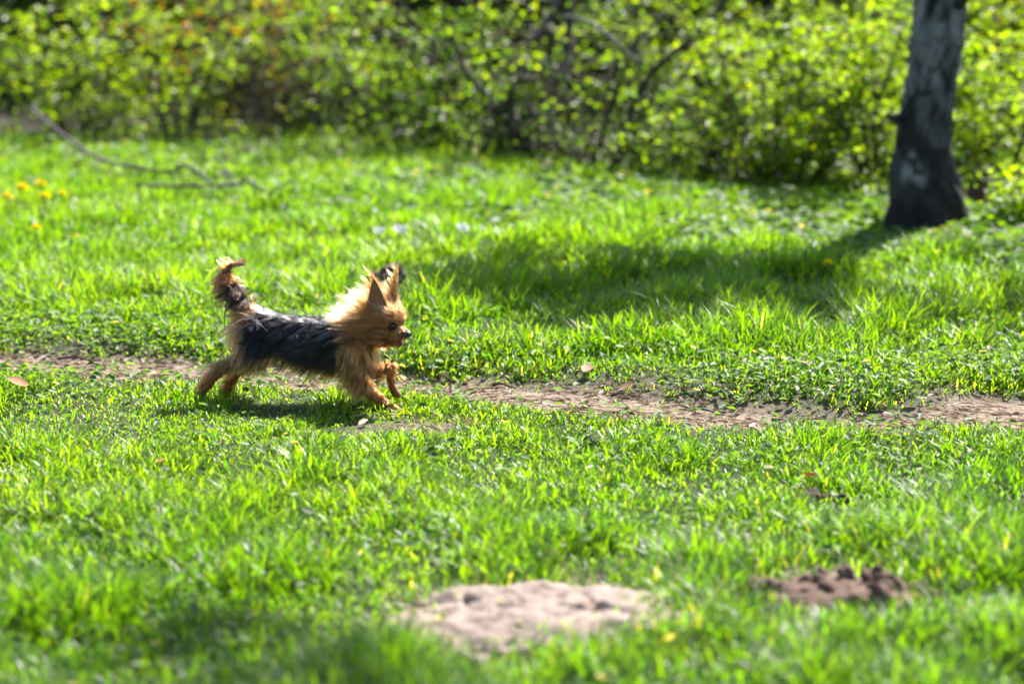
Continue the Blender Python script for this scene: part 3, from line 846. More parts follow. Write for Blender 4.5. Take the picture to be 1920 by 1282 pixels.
# fallen grey branch at the left
def fallen():
    pts = [at_depth(60, 205, 12.15), at_depth(100, 240, 11.85), at_depth(135, 266, 11.55), at_depth(185, 298, 10.95), at_depth(240, 312, 10.55), at_depth(318, 322, 10.25), at_depth(343, 310, 10.20), at_depth(372, 324, 10.15), at_depth(396, 345, 10.05)]
    pts2 = [at_depth(255, 347, 9.90), at_depth(340, 349, 9.95), at_depth(440, 346, 10.00), at_depth(458, 335, 9.95), at_depth(482, 350, 9.85), at_depth(510, 364, 9.75)]
    pts3 = [at_depth(440, 346, 10.00), at_depth(425, 318, 10.25), at_depth(405, 300, 10.45)]
    o = pts[5]
    z0 = float(H(np.array([o[0]]), np.array([o[1]]))[0])
    root = empty('fallen_branch', (o[0], o[1], z0)); tag(root, 'grey fallen branch with bent ends lying in the grass at the left', 'branch')
    b = np.array([o[0], o[1], z0])
    for P, r0, r1 in ((pts, 0.011, 0.0075), (pts2, 0.008, 0.005), (pts3, 0.005, 0.003)):
        R = resample(np.array(P) - b, 40)
        acc = Acc(); acc.tube(R, np.linspace(r0, r1, 40) * (1 + 0.16 * rng.standard_normal(40)), 7)
        for t in range(7):
            q0 = R[rng.integers(6, 39)]
            Q = curve_pts(q0, rng.normal(0, 1, 3) * np.array([1, 0.6, 0.6]), 0.08 + 0.14 * rng.random(), 5, wob=0.2)
            Q[:, 2] += (q0[2] - Q[0, 2])
            acc.tube(Q, np.linspace(0.0035, 0.0015, 5), 5)
        acc.build('limb', M_fallen, root)
M_fallen = noise_mat('weathered_branch', (0.028, 0.023, 0.019), (0.12, 0.105, 0.095), 22.0, rough=0.8, bump=0.5)
fallen()

# dandelions at the left
def dandelion(px, py, yy, label, s=1.0):
    c = at_depth(px, py, yy - 0.75)
    z0 = float(H(np.array([c[0]]), np.array([c[1]]))[0])
    root = empty('dandelion', (c[0], c[1], z0)); tag(root, label, 'flower', 'dandelions in the meadow')
    h = max(c[2] - z0, 0.06)
    acc = Acc(); acc.tube(resample([(0.01, 0, -0.01), (0.006, 0.004, h * 0.5), (0, 0, h)], 8), 0.0022, 5, C=(0.10, 0.14, 0.04)); acc.build('stem', M_cover, root)
    n = 90; a = rng.uniform(0, 6.28, n); el = rng.uniform(0.1, 1.35, n)
    d = np.stack([np.cos(a) * np.cos(el), np.sin(a) * np.cos(el), np.sin(el)], -1)
    V, F, C = leaves(np.tile([[0, 0, h]], (n, 1)) + d * 0.003, d, np.tile([[0, 0, 1.0]], (n, 1)) + rng.normal(0, 0.2, (n, 3)), np.full(n, 0.022 * s) * (0.8 + 0.4 * rng.random(n)), 0.28,
                     np.tile([[0.72, 0.66, 0.010]], (n, 1)) * (0.85 + 0.3 * rng.random((n, 1))))
    acc = Acc(); acc.add(V, F, C); acc.build('flower_head', M_petal, root)
for px, py, yy, s, lab in [(14, 372, 10.0, 1.0, 'yellow dandelion at the very left edge'), (42, 356, 10.2, 1.25, 'second dandelion from the left edge, a big double yellow bloom'),
                           (76, 349, 10.3, 1.15, 'topmost dandelion of the yellow cluster at the left'), (84, 371, 10.0, 1.0, 'dandelion just below the topmost one of the left cluster'),
                           (117, 366, 10.1, 0.9, 'rightmost dandelion of the yellow cluster at the left'), (68, 430, 9.0, 0.8, 'lone dandelion in the grass below the yellow cluster'),
                           (1552, 497, 8.1, 0.8, 'lone dandelion in the grass left of the birch shadow')]:
    dandelion(px, py, yy, lab, s)

# white petals lying on the grass
def scrap(px, py, yy, w, label):
    c = at_depth(px, py, yy)
    n = 7; u = np.linspace(-1, 1, n)
    U, Vv = np.meshgrid(u, u)
    ed = 1 - 0.25 * (np.abs(U) ** 3 + np.abs(Vv) ** 3) / 2
    P = np.stack([U * w * ed, Vv * w * 0.6 * ed, 0.35 * w * U ** 2 + 0.25 * w * np.sin(Vv * 3 + U * 2)], -1).reshape(-1, 3)
    ii_ = np.arange(n * n).reshape(n, n)
    o = mesh_from('white_petal', P, np.stack([ii_[:-1, :-1], ii_[:-1, 1:], ii_[1:, 1:], ii_[1:, :-1]], -1).reshape(-1, 4), M_petal, cols=np.tile([[0.78, 0.80, 0.80]], (n * n, 1)))
    o.location = c; o.rotation_euler = (rng.normal(0.7, 0.25), rng.normal(0, 0.3), rng.uniform(-0.8, 0.8))
    tag(o, label, 'petal', 'white petals on the meadow')
for px, py, w, lab in [(712, 433, 0.026, 'leftmost large white petal on the grass above the dog\'s ears'), (752, 430, 0.032, 'brightest white petal, tilted upright, right of the leftmost one'),
                       (866, 427, 0.026, 'white petal in the middle of the meadow, first of three'), (904, 429, 0.016, 'smallest white petal, between two bigger ones'), (934, 434, 0.024, 'rightmost white petal of the row on the meadow'),
                       (704, 396, 0.014, 'small white petal higher up the meadow above the row'), (612, 398, 0.010, 'tiny white petal far left of the row')]:
    d = CAM_H * FPX / (py + 163.0) * 0.935
    scrap(px, py, d, w, lab)

# dead leaves
def dead_leaf(px, py, s, col, label, lift=0.03):
    x0, y0, z0 = ground_at(px, py)
    m = 9
    t = np.linspace(0, 1, m); w = np.sin(np.pi * np.clip(t * 0.96 + 0.02, 0, 1)) ** 0.8 * s * 0.30 + 0.001
    V = []
    for k_ in range(m):
        curl = 0.35 * s * (t[k_] - 0.5) ** 2
        V += [(s * (t[k_] - 0.5), -w[k_], curl + 0.5 * w[k_]), (s * (t[k_] - 0.5), 0, curl), (s * (t[k_] - 0.5), w[k_], curl + 0.45 * w[k_])]
    F = [[3 * a + b, 3 * a + b + 1, 3 * a + b + 4, 3 * a + b + 3] for a in range(m - 1) for b in range(2)]
    o = mesh_from('dead_leaf', np.array(V), np.array(F), M_straw, cols=np.tile([col], (len(V), 1)))
    o.location = (x0, y0, z0 + lift); o.rotation_euler = (rng.normal(0, 0.3), rng.normal(0.0, 0.2), rng.normal(0, 0.5))
    tag(o, label, 'leaf', 'dead leaves in the grass')
dead_leaf(35, 748, 0.055, (0.36, 0.17, 0.08), 'orange brown dead leaf in the grass at the left edge below the path', 0.04)
dead_leaf(192, 458, 0.03, (0.22, 0.09, 0.05), 'small reddish dead leaf in the meadow at the left', 0.08)
dead_leaf(302, 908, 0.022, (0.40, 0.17, 0.06), 'small orange dead leaf in the near grass at the left', 0.05)
dead_leaf(1517, 926, 0.035, (0.26, 0.08, 0.04), 'reddish dead leaf standing on the soil crumbs at the right', 0.04)
dead_leaf(1180, 728, 0.05, (0.20, 0.11, 0.06), 'curled brown dead leaf on the far edge of the path', 0.02)
dead_leaf(1100, 716, 0.05, (0.26, 0.15, 0.08), 'light brown dead leaf at the far path edge, left of the curled one', 0.02)

# pale stones or bits of dry leaf at the path's far edge, twigs on the path
def twig(px, py, length, az, label, fork=True, col=None):
    x0, y0, z0 = ground_at(px, py)
    root = empty('twig', (x0, y0, z0 + 0.013), az); tag(root, label, 'twig', 'twigs on the path')
    P = curve_pts((-length / 2, 0, 0.05), (1, 0, 0), length, 10, wob=0.06); P[:, 2] = 0.004 + 0.006 * np.sin(np.linspace(0, 5, 10))
    acc = Acc(); acc.tube(P, np.linspace(0.0042, 0.0022, 10), 6); acc.build('shaft', col or M_stem, root)
    if fork:
        Q = np.array([P[4], P[4] + [length * 0.15, length * 0.08, 0.006], P[4] + [length * 0.35, length * 0.13, 0.004]])
        acc = Acc(); acc.tube(resample(Q, 8), np.linspace(0.003, 0.0014, 8), 5); acc.build('side_shoot', col or M_stem, root)
twig(1510, 778, 0.13, -0.15, 'forked grey brown twig at the far edge of the path on the right')
twig(945, 733, 0.06, 0.05, 'short dark twig on the path right of the dog', False)
twig(1330, 786, 0.12, -0.6, 'pale stalk lying askew across the path', False, M_greybark)
twig(1175, 738, 0.08, 0.2, 'dark twig under the far path edge in the middle', False)
twig(150, 683, 0.12, 0.05, 'thin dark twig on the path at the left', False)

# ------------------------------------------------------------------ the dog
def build_dog():
    rng = np.random.default_rng(11)
    DY = 5.894
    ox = (560 - 960) * DY / FPX
    oz = float(H(np.array([ox]), np.array([DY]))[0])
    yaw = math.radians(-14.8)
    fwd = np.array([math.cos(yaw), math.sin(yaw), 0]); lft = np.array([-math.sin(yaw), math.cos(yaw), 0]); org = np.array([ox, DY, oz])
    root = empty('dog', (ox, DY, oz), yaw)
    tag(root, 'small long haired terrier with black back and tan head, running along the path', 'dog')
    cam_l = np.array([0, 0, CAM_H]) - org
    cam_l = np.array([cam_l @ fwd, cam_l @ lft, cam_l[2]])

    def P(px, py, Y=0.0):
        """Joint position in the dog's own frame: the point of its lengthwise plane at lateral offset Y."""
        r = ray(px, py); r = np.array([r @ fwd, r @ lft, r[2]])
        t = (Y - cam_l[1]) / r[1]
        return cam_l + r * t

    # body volume: chains of balls that are fused into one continuous surface
    balls = []                                        # centre, radius, region
    def chain(reg, pts):
        for (a, ra), (b, rb) in zip(pts[:-1], pts[1:]):
            L_ = np.linalg.norm(b - a); n = max(2, int(L_ / (0.22 * min(ra, rb))) + 1)
            for t in np.linspace(0, 1, n):
                balls.append((a + (b - a) * t, ra + (rb - ra) * t, reg))
    Sp = [(P(478, 607), 0.046), (P(520, 620), 0.044), (P(560, 628), 0.044), (P(605, 636), 0.050), (P(640, 642), 0.053), (P(668, 650), 0.046)]
    chain('trunk', Sp)
    chain('neck', [(P(662, 632), 0.040), (P(685, 617), 0.036), (P(705, 606), 0.033)])
    chain('tail', [(P(464, 578), 0.017), (P(450, 556), 0.013), (P(434, 530), 0.0105), (P(424, 510), 0.009), (P(432, 498), 0.007), (P(448, 495), 0.005), (P(457, 496), 0.004)])
    hy = 0.040
    chain('thigh', [(P(474, 618, -hy * .7), 0.040), (P(474, 645, -hy), 0.033), (P(462, 668, -hy), 0.023)])
    chain('hock', [(P(462, 668, -hy), 0.023), (P(436, 680, -hy), 0.0165), (P(410, 690, -hy), 0.0145), (P(396, 709, -hy), 0.0125), (P(385, 724, -hy), 0.0115)])
    chain('paw', [(P(385, 724, -hy), 0.0115), (P(378, 733, -hy), 0.0095)])
    for s in (-1, 0, 1):
        chain('paw', [(P(383, 726, -hy) + [0, s * 0.007, 0], 0.006), (P(374.5, 736, -hy) + [0, s * 0.008, 0], 0.0055)])
    chain('thigh', [(P(480, 620, hy * .7), 0.040), (P(486, 648, hy), 0.032), (P(484, 672, hy), 0.023)])
    chain('hock', [(P(484, 672, hy), 0.023), (P(462, 684, hy), 0.0165), (P(444, 695, hy), 0.0145), (P(434, 714, hy), 0.0125), (P(427, 728, hy), 0.0115)])
    chain('paw', [(P(427, 728, hy), 0.0115), (P(422, 737, hy), 0.0095)])
    for s in (-1, 0, 1):
        chain('paw', [(P(426, 730, hy) + [0, s * 0.007, 0], 0.006), (P(419, 739, hy) + [0, s * 0.008, 0], 0.0055)])
    fy = 0.034
    chain('fore', [(P(662, 652, -fy), 0.034), (P(662, 676, -fy), 0.024), (P(664, 700, -fy), 0.019), (P(684, 722, -fy), 0.0145)])
    chain('forelow', [(P(684, 722, -fy), 0.0145), (P(705, 741, -fy), 0.0125), (P(722, 757, -fy), 0.0105), (P(735, 767, -fy), 0.0115)])
    chain('paw', [(P(735, 767, -fy), 0.0115), (P(747, 772, -fy), 0.010)])
    for s in (-1, 0, 1):
        chain('paw', [(P(738, 768, -fy) + [0, s * 0.007, 0], 0.0065), (P(753, 775, -fy) + [0, s * 0.008, 0], 0.0058)])
    chain('fore', [(P(678, 655, fy), 0.034), (P(688, 680, fy), 0.023), (P(700, 700, fy), 0.018)])
    chain('forelow', [(P(700, 700, fy), 0.0150), (P(718, 691, fy), 0.0115), (P(734, 688, fy), 0.0110), (P(733, 706, fy), 0.0098)])
    chain('paw', [(P(733, 706, fy), 0.0098), (P(734, 722, fy), 0.0095), (P(740, 735, fy), 0.0105), (P(747, 741, fy), 0.0085)])

    # head frame: f forward, l left, u up
    hyaw, hpit = math.radians(-17), math.radians(-10)
    hf = np.array([math.cos(hyaw) * math.cos(hpit), math.sin(hyaw) * math.cos(hpit), math.sin(hpit)])
    hl = np.array([-math.sin(hyaw), math.cos(hyaw), 0]); hu = np.cross(hf, hl)
    hc = P(722, 601)
    def hd(f, l, u): return hc + hf * f + hl * l + hu * u
    def hv(f, l, u): return hf * f + hl * l + hu * u
    chain('head', [(hd(-0.012, 0, 0.002), 0.040), (hd(0.010, 0, 0.004), 0.039)])
    chain('head', [(hd(0.012, 0.012, 0.006), 0.029), (hd(0.022, 0.010, 0.004), 0.024)])
    chain('head', [(hd(0.012, -0.012, 0.006), 0.029), (hd(0.022, -0.010, 0.004), 0.024)])
    chain('muzzle', [(hd(0.026, 0, -0.013), 0.0225), (hd(0.046, 0, -0.016), 0.0178), (hd(0.064, 0, -0.0175), 0.0125)])
    chain('muzzle', [(hd(0.030, 0.009, -0.020), 0.012), (hd(0.058, 0.006, -0.022), 0.0085)])
    chain('muzzle', [(hd(0.030, -0.009, -0.020), 0.012), (hd(0.058, -0.006, -0.022), 0.0085)])
    chain('jaw', [(hd(0.004, 0, -0.032), 0.018), (hd(0.030, 0, -0.041), 0.0125), (hd(0.050, 0, -0.045), 0.0085)])

    bm = bmesh.new(); bmesh.ops.create_icosphere(bm, subdivisions=2, radius=1.0)
    SV = np.array([v.co[:] for v in bm.verts]); SF = np.array([[v.index for v in f.verts] for f in bm.faces]); bm.free()
    acc = Acc()
    for c, r, _ in balls:
        acc.add(SV * r + c, SF)
    # ears: upright cupped shells, 5 mm thick
    ear_info = []
    for s in (-1, 1):
        base = hd(-0.006, s * 0.027, 0.022)
        tipd = norm(hv(-0.10, s * 0.30, 1.0)); out = norm(hv(0.55, s * 0.85, 0.0) - tipd * (hv(0.55, s * 0.85, 0.0) @ tipd)); wd = np.cross(tipd, out)
        m, q = 13, 9
        grid = []
        for t in np.linspace(0, 1, m):
            w_ = 0.0305 * (1 - t ** 1.25) ** 0.95 * (1 - 0.15 * (1 - t) ** 3) + 0.0008
            for v in np.linspace(-1, 1, q):
                cup = 0.010 * (1 - t * 0.6) * (v * v) - 0.006
                grid.append(base + tipd * (0.100 * t - 0.006) + wd * (w_ * v) + out * cup)
        grid = np.array(grid)
        th_ = 0.0024
        front = grid + out * th_; back = grid - out * th_
        G = np.concatenate([front, back]); n0 = len(grid)
        ii_ = np.arange(n0).reshape(m, q)
        qf = np.stack([ii_[:-1, :-1], ii_[:-1, 1:], ii_[1:, 1:], ii_[1:, :-1]], -1).reshape(-1, 4)
        ring = list(ii_[0, :]) + list(ii_[1:, -1]) + list(ii_[-1, -2::-1]) + list(ii_[-2:0:-1, 0])
        rim = [[ring[a], ring[(a + 1) % len(ring)], ring[(a + 1) % len(ring)] + n0, ring[a] + n0] for a in range(len(ring))]
        acc.add(G, [np.concatenate([qf[:, ::-1], qf + n0, np.array(rim)])])
        ear_info.append((base, tipd, out, wd))
    body = acc.build('body', None, root)
    body.parent = None
    rm = body.modifiers.new('fuse', 'REMESH'); rm.mode = 'VOXEL'; rm.voxel_size = 0.0022
    sm = body.modifiers.new('soften', 'SMOOTH'); sm.factor = 0.5; sm.iterations = 5
    bpy.context.view_layer.update()
    dg = bpy.context.evaluated_depsgraph_get()
    me = bpy.data.meshes.new_from_object(body.evaluated_get(dg))
    body.modifiers.clear(); body.data = me; body.parent = root
    me.polygons.foreach_set('use_smooth', np.ones(len(me.polygons), bool))
    nv = len(me.vertices)
    BV = np.zeros(nv * 3, np.float32); me.vertices.foreach_get('co', BV); BV = BV.reshape(-1, 3).astype(float)
    BN = np.zeros(nv * 3, np.float32); me.vertex_normals.foreach_get('vector', BN); BN = BN.reshape(-1, 3).astype(float)

    # region of each surface vertex = nearest ball
    bc = np.array([b[0] for b in balls]); br = np.array([b[1] for b in balls]); names = sorted(set(b[2] for b in balls)) + ['ear']
    bi = np.array([names.index(b[2]) for b in balls])
    reg = np.zeros(nv, int); near = np.zeros(nv)
    for a in range(0, nv, 4000):
        d = np.linalg.norm(BV[a:a + 4000, None, :] - bc[None], axis=-1) - br[None]
        k_ = d.argmin(1); reg[a:a + 4000] = bi[k_]; near[a:a + 4000] = d.min(1)
    EAR = names.index('ear')
    inner = np.zeros(nv)
    for base, tipd, out, wd in ear_info:
        r_ = BV - base
        t = r_ @ tipd; u = r_ @ wd; o_ = r_ @ out
        m = (t > 0.010) & (t < 0.105) & (np.abs(u) < 0.032) & (np.abs(o_) < 0.016) & (near > 0.0015)
        reg[m] = EAR
        inner[m] = np.clip((BN[m] @ out) * 1.5, 0, 1) * (np.abs(u[m]) < 0.85 * 0.0275 * (1 - (t[m] / 0.095).clip(0, 1) ** 1.7))
    R = {n: names.index(n) for n in names}

    spx = np.array([s[0] for s in Sp]); 
    def spine(X): return np.interp(X, spx[:, 0], spx[:, 2])
    hq = np.stack([(BV - hc) @ hf, (BV - hc) @ hl, (BV - hc) @ hu], -1)
    eyes = [hd(0.0352, s * 0.0200, -0.0008) for s in (-1, 1)]

    TAN = np.array([0.185, 0.056, 0.010]); GOLD = np.array([0.27, 0.100, 0.024]); PALE_ = np.array([0.36, 0.185, 0.090]); BLACK = np.array([0.0016, 0.0016, 0.0024])
    GREY = np.array([0.065, 0.058, 0.056]); BROWN = np.array([0.035, 0.015, 0.006]); BUFF = np.array([0.165, 0.075, 0.024])

    def rules(p, n, rg, q):
        """direction, length, colour and lift of the coat at each root."""
        m = len(p)
        D = np.zeros((m, 3)); Ln = np.full(m, 0.02); C = np.tile(TAN, (m, 1)); lift = np.full(m, 0.25)
        sg = np.sign(p[:, 1] + 1e-6)
        nz = fbm(p[:, 0] * 45 + 3, p[:, 2] * 45 + p[:, 1] * 20, 77, 2)
        # trunk
        t = rg == R['trunk']
        el = np.arctan2(p[:, 2] - spine(p[:, 0]), np.abs(p[:, 1]) + 0.004)
        top = sstep(0.5, 1.2, el); bel = sstep(-0.45, -0.9, el)
        Dt = np.stack([-0.85 * top - 0.62 * (1 - top), sg * (0.25 * top + 0.12), 0.10 * top - 0.72 * (1 - top)], -1)
        D[t] = Dt[t]
        Ln[t] = (0.030 * top + (1 - top) * (0.060 + 0.016 * sstep(-0.1, 0.06, p[:, 0])) * (1 - 0.2 * bel))[t]
        cb = BLACK + (GREY - BLACK) * (0.05 + 0.30 * top * (nz > 0.5))[:, None]
        cb = cb + (BUFF - cb) * bel[:, None]
        chest = sstep(0.160, 0.188, p[:, 0] + 0.25 * (spine(p[:, 0]) - p[:, 2]) + 0.02 * (nz - 0.5))[:, None]
        cb = cb + (np.where((nz > 0.55)[:, None], GREY * 1.6, BUFF) - cb) * chest
        rump = (sstep(-0.095, -0.118, p[:, 0] - 0.12 * (p[:, 2] - 0.2) + 0.02 * (nz - 0.5)) )[:, None]
        cb = cb + (BUFF * 1.1 - cb) * rump
        C[t] = cb[t]
        # neck: tan mane blown backwards
        t = rg == R['neck']; upn = np.clip(n[:, 2], 0, 1)
        D[t] = np.stack([-0.95 + 0 * upn, sg * 0.25, -0.30 + 0.75 * upn], -1)[t]; Ln[t] = (0.042 + 0.014 * upn)[t]
        C[t] = (TAN + (PALE_ - TAN) * (0.15 + 0.6 * upn)[:, None])[t]
        # legs
        t = rg == R['thigh']; dn = sstep(0.16, 0.09, p[:, 2])[:, None]
        D[t] = np.stack([-0.45 + 0 * sg, sg * 0.10, -0.85 + 0 * sg], -1)[t]; Ln[t] = 0.042
        thc = BLACK * 3 + (np.where((nz > 0.5)[:, None], GREY, BUFF * 0.8) - BLACK * 3) * dn
        rear = sstep(-0.112, -0.135, p[:, 0])[:, None]
        C[t] = (thc + (BUFF - thc) * rear)[t]
        t = rg == R['hock']
        D[t] = np.array([-0.75, 0, -0.65]); Ln[t] = 0.026; C[t] = (BUFF + (TAN * 0.9 - BUFF) * sstep(0.095, 0.06, p[:, 2])[:, None])[t]
        t = rg == R['fore']
        D[t] = np.stack([-0.30 + 0 * sg, sg * 0.15, -0.9 + 0 * sg], -1)[t]; Ln[t] = 0.045
        C[t] = (GOLD + (BUFF * 1.25 - GOLD) * nz[:, None])[t]
        t = rg == R['forelow']
        D[t] = np.array([0.25, 0, -0.85]); Ln[t] = 0.020; C[t] = TAN * 1.35
        lift[t] = 0.45
        t = rg == R['paw']
        D[t] = np.array([0.3, 0, -0.7]); Ln[t] = 0.007; C[t] = np.where((p[:, 0] < 0)[:, None], TAN * 0.6, TAN * 1.1)[t]
        # tail
        t = rg == R['tail']
        tz = sstep(0.20, 0.33, p[:, 2])
        D[t] = np.stack([-0.72 + 0.0 * tz, 0.1 * sg, -0.60 + 0 * tz], -1)[t]; Ln[t] = (0.036 + 0.022 * tz)[t]
        tc = np.where((tz < 0.30)[:, None], BUFF * 1.1, BLACK * 2 + BROWN * 0.35)
        tc = tc + (TAN * 0.75 - tc) * sstep(0.80, 0.93, tz)[:, None]
        C[t] = tc[t]
        tip = t & (p[:, 0] > P(436, 497)[0]) & (p[:, 2] > 0.30)
        D[tip] = np.array([0.55, 0, 0.45]); Ln[tip] = 0.020; C[tip] = PALE_
        crest = t & (tz > 0.9) & (n[:, 2] > 0.5) & ~tip
        D[crest] = np.array([-0.75, 0, 0.35]); Ln[crest] = 0.030; C[crest] = GOLD * 0.8
        # head
        f, l, u = q[:, 0], q[:, 1], q[:, 2]; sl = np.sign(l + 1e-6)
        t = rg == R['head']
        upf = sstep(0.006, 0.030, u); fr = sstep(0.012, 0.036, f)
        hdv = np.stack([-0.95 + 0.25 * fr * upf, sl * (0.35 + 0.25 * fr * upf), -0.22 + 0.75 * upf], -1)
        D[t] = (hdv[:, :1] * hf + hdv[:, 1:2] * hl + hdv[:, 2:] * hu)[t]
        Ln[t] = (0.064 * (1 - fr) + (0.020 + 0.016 * upf) * fr)[t]
        hcol = TAN + (GOLD - TAN) * sstep(0.35, 0.65, nz)[:, None]
        hcol = hcol + (PALE_ - hcol) * (0.55 * upf * sstep(-0.03, 0.02, f))[:, None]
        back = sstep(-0.012, -0.035, f) * sstep(-0.02, 0.02, u)
        hcol = hcol + (PALE_ - hcol) * (0.75 * back)[:, None]
        C[t] = hcol[t]
        bk = t & (back > 0.4)
        D[bk] = (-0.85 * hf + 0.55 * hu + 0.25 * sl[:, None] * hl)[bk]; Ln[bk] = 0.056; lift[bk] = 0.4
        t = rg == R['muzzle']
        D[t] = (-0.8 * hf + 0.45 * sl[:, None] * hl - 0.25 * hu)[t]; Ln[t] = 0.010 + 0.014 * sstep(0.05, 0.03, f)[t]
        C[t] = (GOLD + (BROWN * 1.6 - GOLD) * (sstep(0.056, 0.068, f) * 0.8)[:, None])[t]
        t = rg == R['jaw']
        D[t] = (-0.9 * hf + 0.2 * sl[:, None] * hl - 0.35 * hu)[t]; Ln[t] = (0.014 + 0.030 * sstep(0.045, 0.02, f))[t]
        C[t] = TAN * 0.95
        for e in eyes:
            de = np.linalg.norm(p - e, axis=1)
            Ln = np.where(de < 0.013, 0.0022, Ln); 
            C = np.where((de < 0.0125)[:, None], BROWN * 0.35, C)
            ring = (de >= 0.013) & (de < 0.022) & (f > 0.02) 
            Ln = np.where(ring, np.minimum(Ln, 0.010 + 0.010 * (u > 0.006)), Ln)
        t = rg == EAR
        D[t] = norm(hv(-0.35, 0, 1.0)); Ln[t] = 0.015; C[t] = GOLD; lift[t] = 0.15
        return D, Ln, C, lift

    # skin colours (seen where the coat parts) and the dark insides of the ears
    D0, L0, C0, _ = rules(BV, BN, reg, hq)
    skin = C0 * 0.8
    skin = np.where((inner > 0.25)[:, None], np.array([0.22, 0.10, 0.052]), skin)
    a = me.attributes.new('col', 'FLOAT_COLOR', 'POINT')
    cc = np.ones((nv, 4), np.float32); cc[:, :3] = skin; a.data.foreach_set('color', cc.ravel())
    ms, nt, out_ = new_mat('dog_skin')
    at = N(nt, 'ShaderNodeAttribute', attribute_name='col'); p_ = N(nt, 'ShaderNodeBsdfPrincipled', Roughness=0.75)
    p_.inputs['Subsurface Weight'].default_value = 0.0
    nt.links.new(at.outputs['Color'], p_.inputs['Base Color']); nt.links.new(p_.outputs[0], out_.inputs[0])
    me.materials.clear(); me.materials.append(ms)

    # hair material
    mh, nt, out_ = new_mat('dog_hair')
    at = N(nt, 'ShaderNodeAttribute', attribute_name='hair_col')
    hb = nt.nodes.new('ShaderNodeBsdfHairPrincipled'); hb.parametrization = 'COLOR'
    hb.inputs['IOR'].default_value = 1.42; hb.inputs['Roughness'].default_value = 0.22; hb.inputs['Radial Roughness'].default_value = 0.45
    nt.links.new(at.outputs['Color'], hb.inputs['Color']); nt.links.new(hb.outputs[0], out_.inputs[0])

    # roots sampled over the surface
    me.calc_loop_triangles()
    tri = np.zeros(len(me.loop_triangles) * 3, np.int32); me.loop_triangles.foreach_get('vertices', tri); tri = tri.reshape(-1, 3)
    e1 = BV[tri[:, 1]] - BV[tri[:, 0]]; e2 = BV[tri[:, 2]] - BV[tri[:, 0]]
    area = 0.5 * np.linalg.norm(np.cross(e1, e2), axis=1)
    wgt = area * np.where(np.isin(reg[tri[:, 0]], [R['head'], R['muzzle'], R['jaw'], R['neck'], EAR]), 2.0, 1.0)
    wgt = wgt * np.where(np.isin(reg[tri[:, 0]], [R['tail'], R['paw'], R['hock'], R['forelow'], R['fore']]), 1.5, 1.0)
    wgt = wgt * np.where(inner[tri[:, 0]] > 0.25, 0.06, 1.0)
    NH = 44000
    ti = rng.choice(len(tri), NH, p=wgt / wgt.sum())
    b = rng.dirichlet((1, 1, 1), NH)
    rp = (BV[tri[ti]] * b[..., None]).sum(1); rn = norm((BN[tri[ti]] * b[..., None]).sum(1))
    rg = reg[tri[ti, 0]]; rin = inner[tri[ti, 0]]
    rq = np.stack([(rp - hc) @ hf, (rp - hc) @ hl, (rp - hc) @ hu], -1)
    D, Ln, C, lift = rules(rp, rn, rg, rq)
    # clumps: every strand follows the nearest of the leading strands of its region
    NL = 2600
    lead = rng.choice(NH, NL, replace=False)
    cid = np.zeros(NH, int)
    for a in range(0, NH, 3000):
        d = np.linalg.norm(rp[a:a + 3000, None, :] - rp[lead][None], axis=-1) + 0.05 * (rg[a:a + 3000, None] != rg[lead][None])
        cid[a:a + 3000] = d.argmin(1)
    ldir = rng.normal(0, 0.16, (NL, 3)); llen = 0.72 + 0.5 * rng.random(NL); lcol = 0.55 + 0.9 * rng.random(NL); lwav = rng.random(NL) * 6.28
    D = norm(norm(D) + ldir[cid] + rng.normal(0, 0.05, (NH, 3)))
    dn_ = (D * rn).sum(1, keepdims=True)
    D = D + rn * np.maximum(0.12 - dn_, 0)             # never into the body
    D = norm(D)
    Ln = Ln * llen[cid] * (0.75 + 0.4 * rng.random(NH))
    fly = rng.random(NH) < np.where(rg == R['trunk'], 0.012, 0.04)                         # flyaway strands
    Ln = np.where(fly, Ln * 1.35, Ln); D = np.where(fly[:, None], norm(D + rng.normal(0, 0.35, (NH, 3)) + np.array([0, 0, 0.15])), D)
    K = 8
    S = np.zeros((NH, K, 3)); S[:, 0] = rp - rn * 0.0008
    cur = norm(rn * lift[:, None] * 2.2 + D)
    grav = np.where(np.isin(rg, [R['head'], R['neck']]), -0.02, -0.16)
    wav = np.where(np.isin(rg, [R['fore'], R['tail'], R['forelow']]), 0.24, 0.07)
    for k_ in range(1, K):
        t = k_ / (K - 1)
        cur = norm(cur * 0.55 + D * 0.62 + np.stack([0 * t * grav, 0 * grav, grav * t * 0.5], -1)
                   + np.stack([np.sin(lwav[cid] + t * 7), np.cos(lwav[cid] * 1.7 + t * 6), np.sin(lwav[cid] * 2.3 + t * 8)], -1) * wav[:, None])
        S[:, k_] = S[:, k_ - 1] + cur * (Ln / (K - 1))[:, None]
    tk = (np.linspace(0, 1, K) ** 1.4)[None, :, None]
    offs = S[lead][cid] - rp[lead][cid][:, None] + (rp * 0.35 + rp[lead][cid] * 0.65)[:, None]
    pull = 0.62 * (~fly)[:, None, None]
    scale = (Ln / np.maximum(Ln[lead][cid], 1e-5)).clip(0.5, 1.2)[:, None, None]
    Lg = rp[lead][cid][:, None] + (S[lead][cid] - rp[lead][cid][:, None]) * scale
    S = S + (Lg - S) * tk * pull
    # keep off the bare insides of the ears
    jit = lcol[cid][:, None] * (0.85 + 0.3 * rng.random((NH, 1)))
    C = C * jit
    silver = (rng.random(NH) < 0.025) & (rg == R['trunk'])
    C = np.where(silver[:, None], GREY * 0.55, C)
    C = np.clip(C, 0.001, 0.92)

    groups = {'head_hair': np.isin(rg, [R['head'], R['muzzle'], R['jaw'], R['neck'], EAR]), 'tail_plume': rg == R['tail'], 'leg_hair': np.isin(rg, [R['hock'], R['fore'], R['forelow'], R['paw'], R['thigh']])}
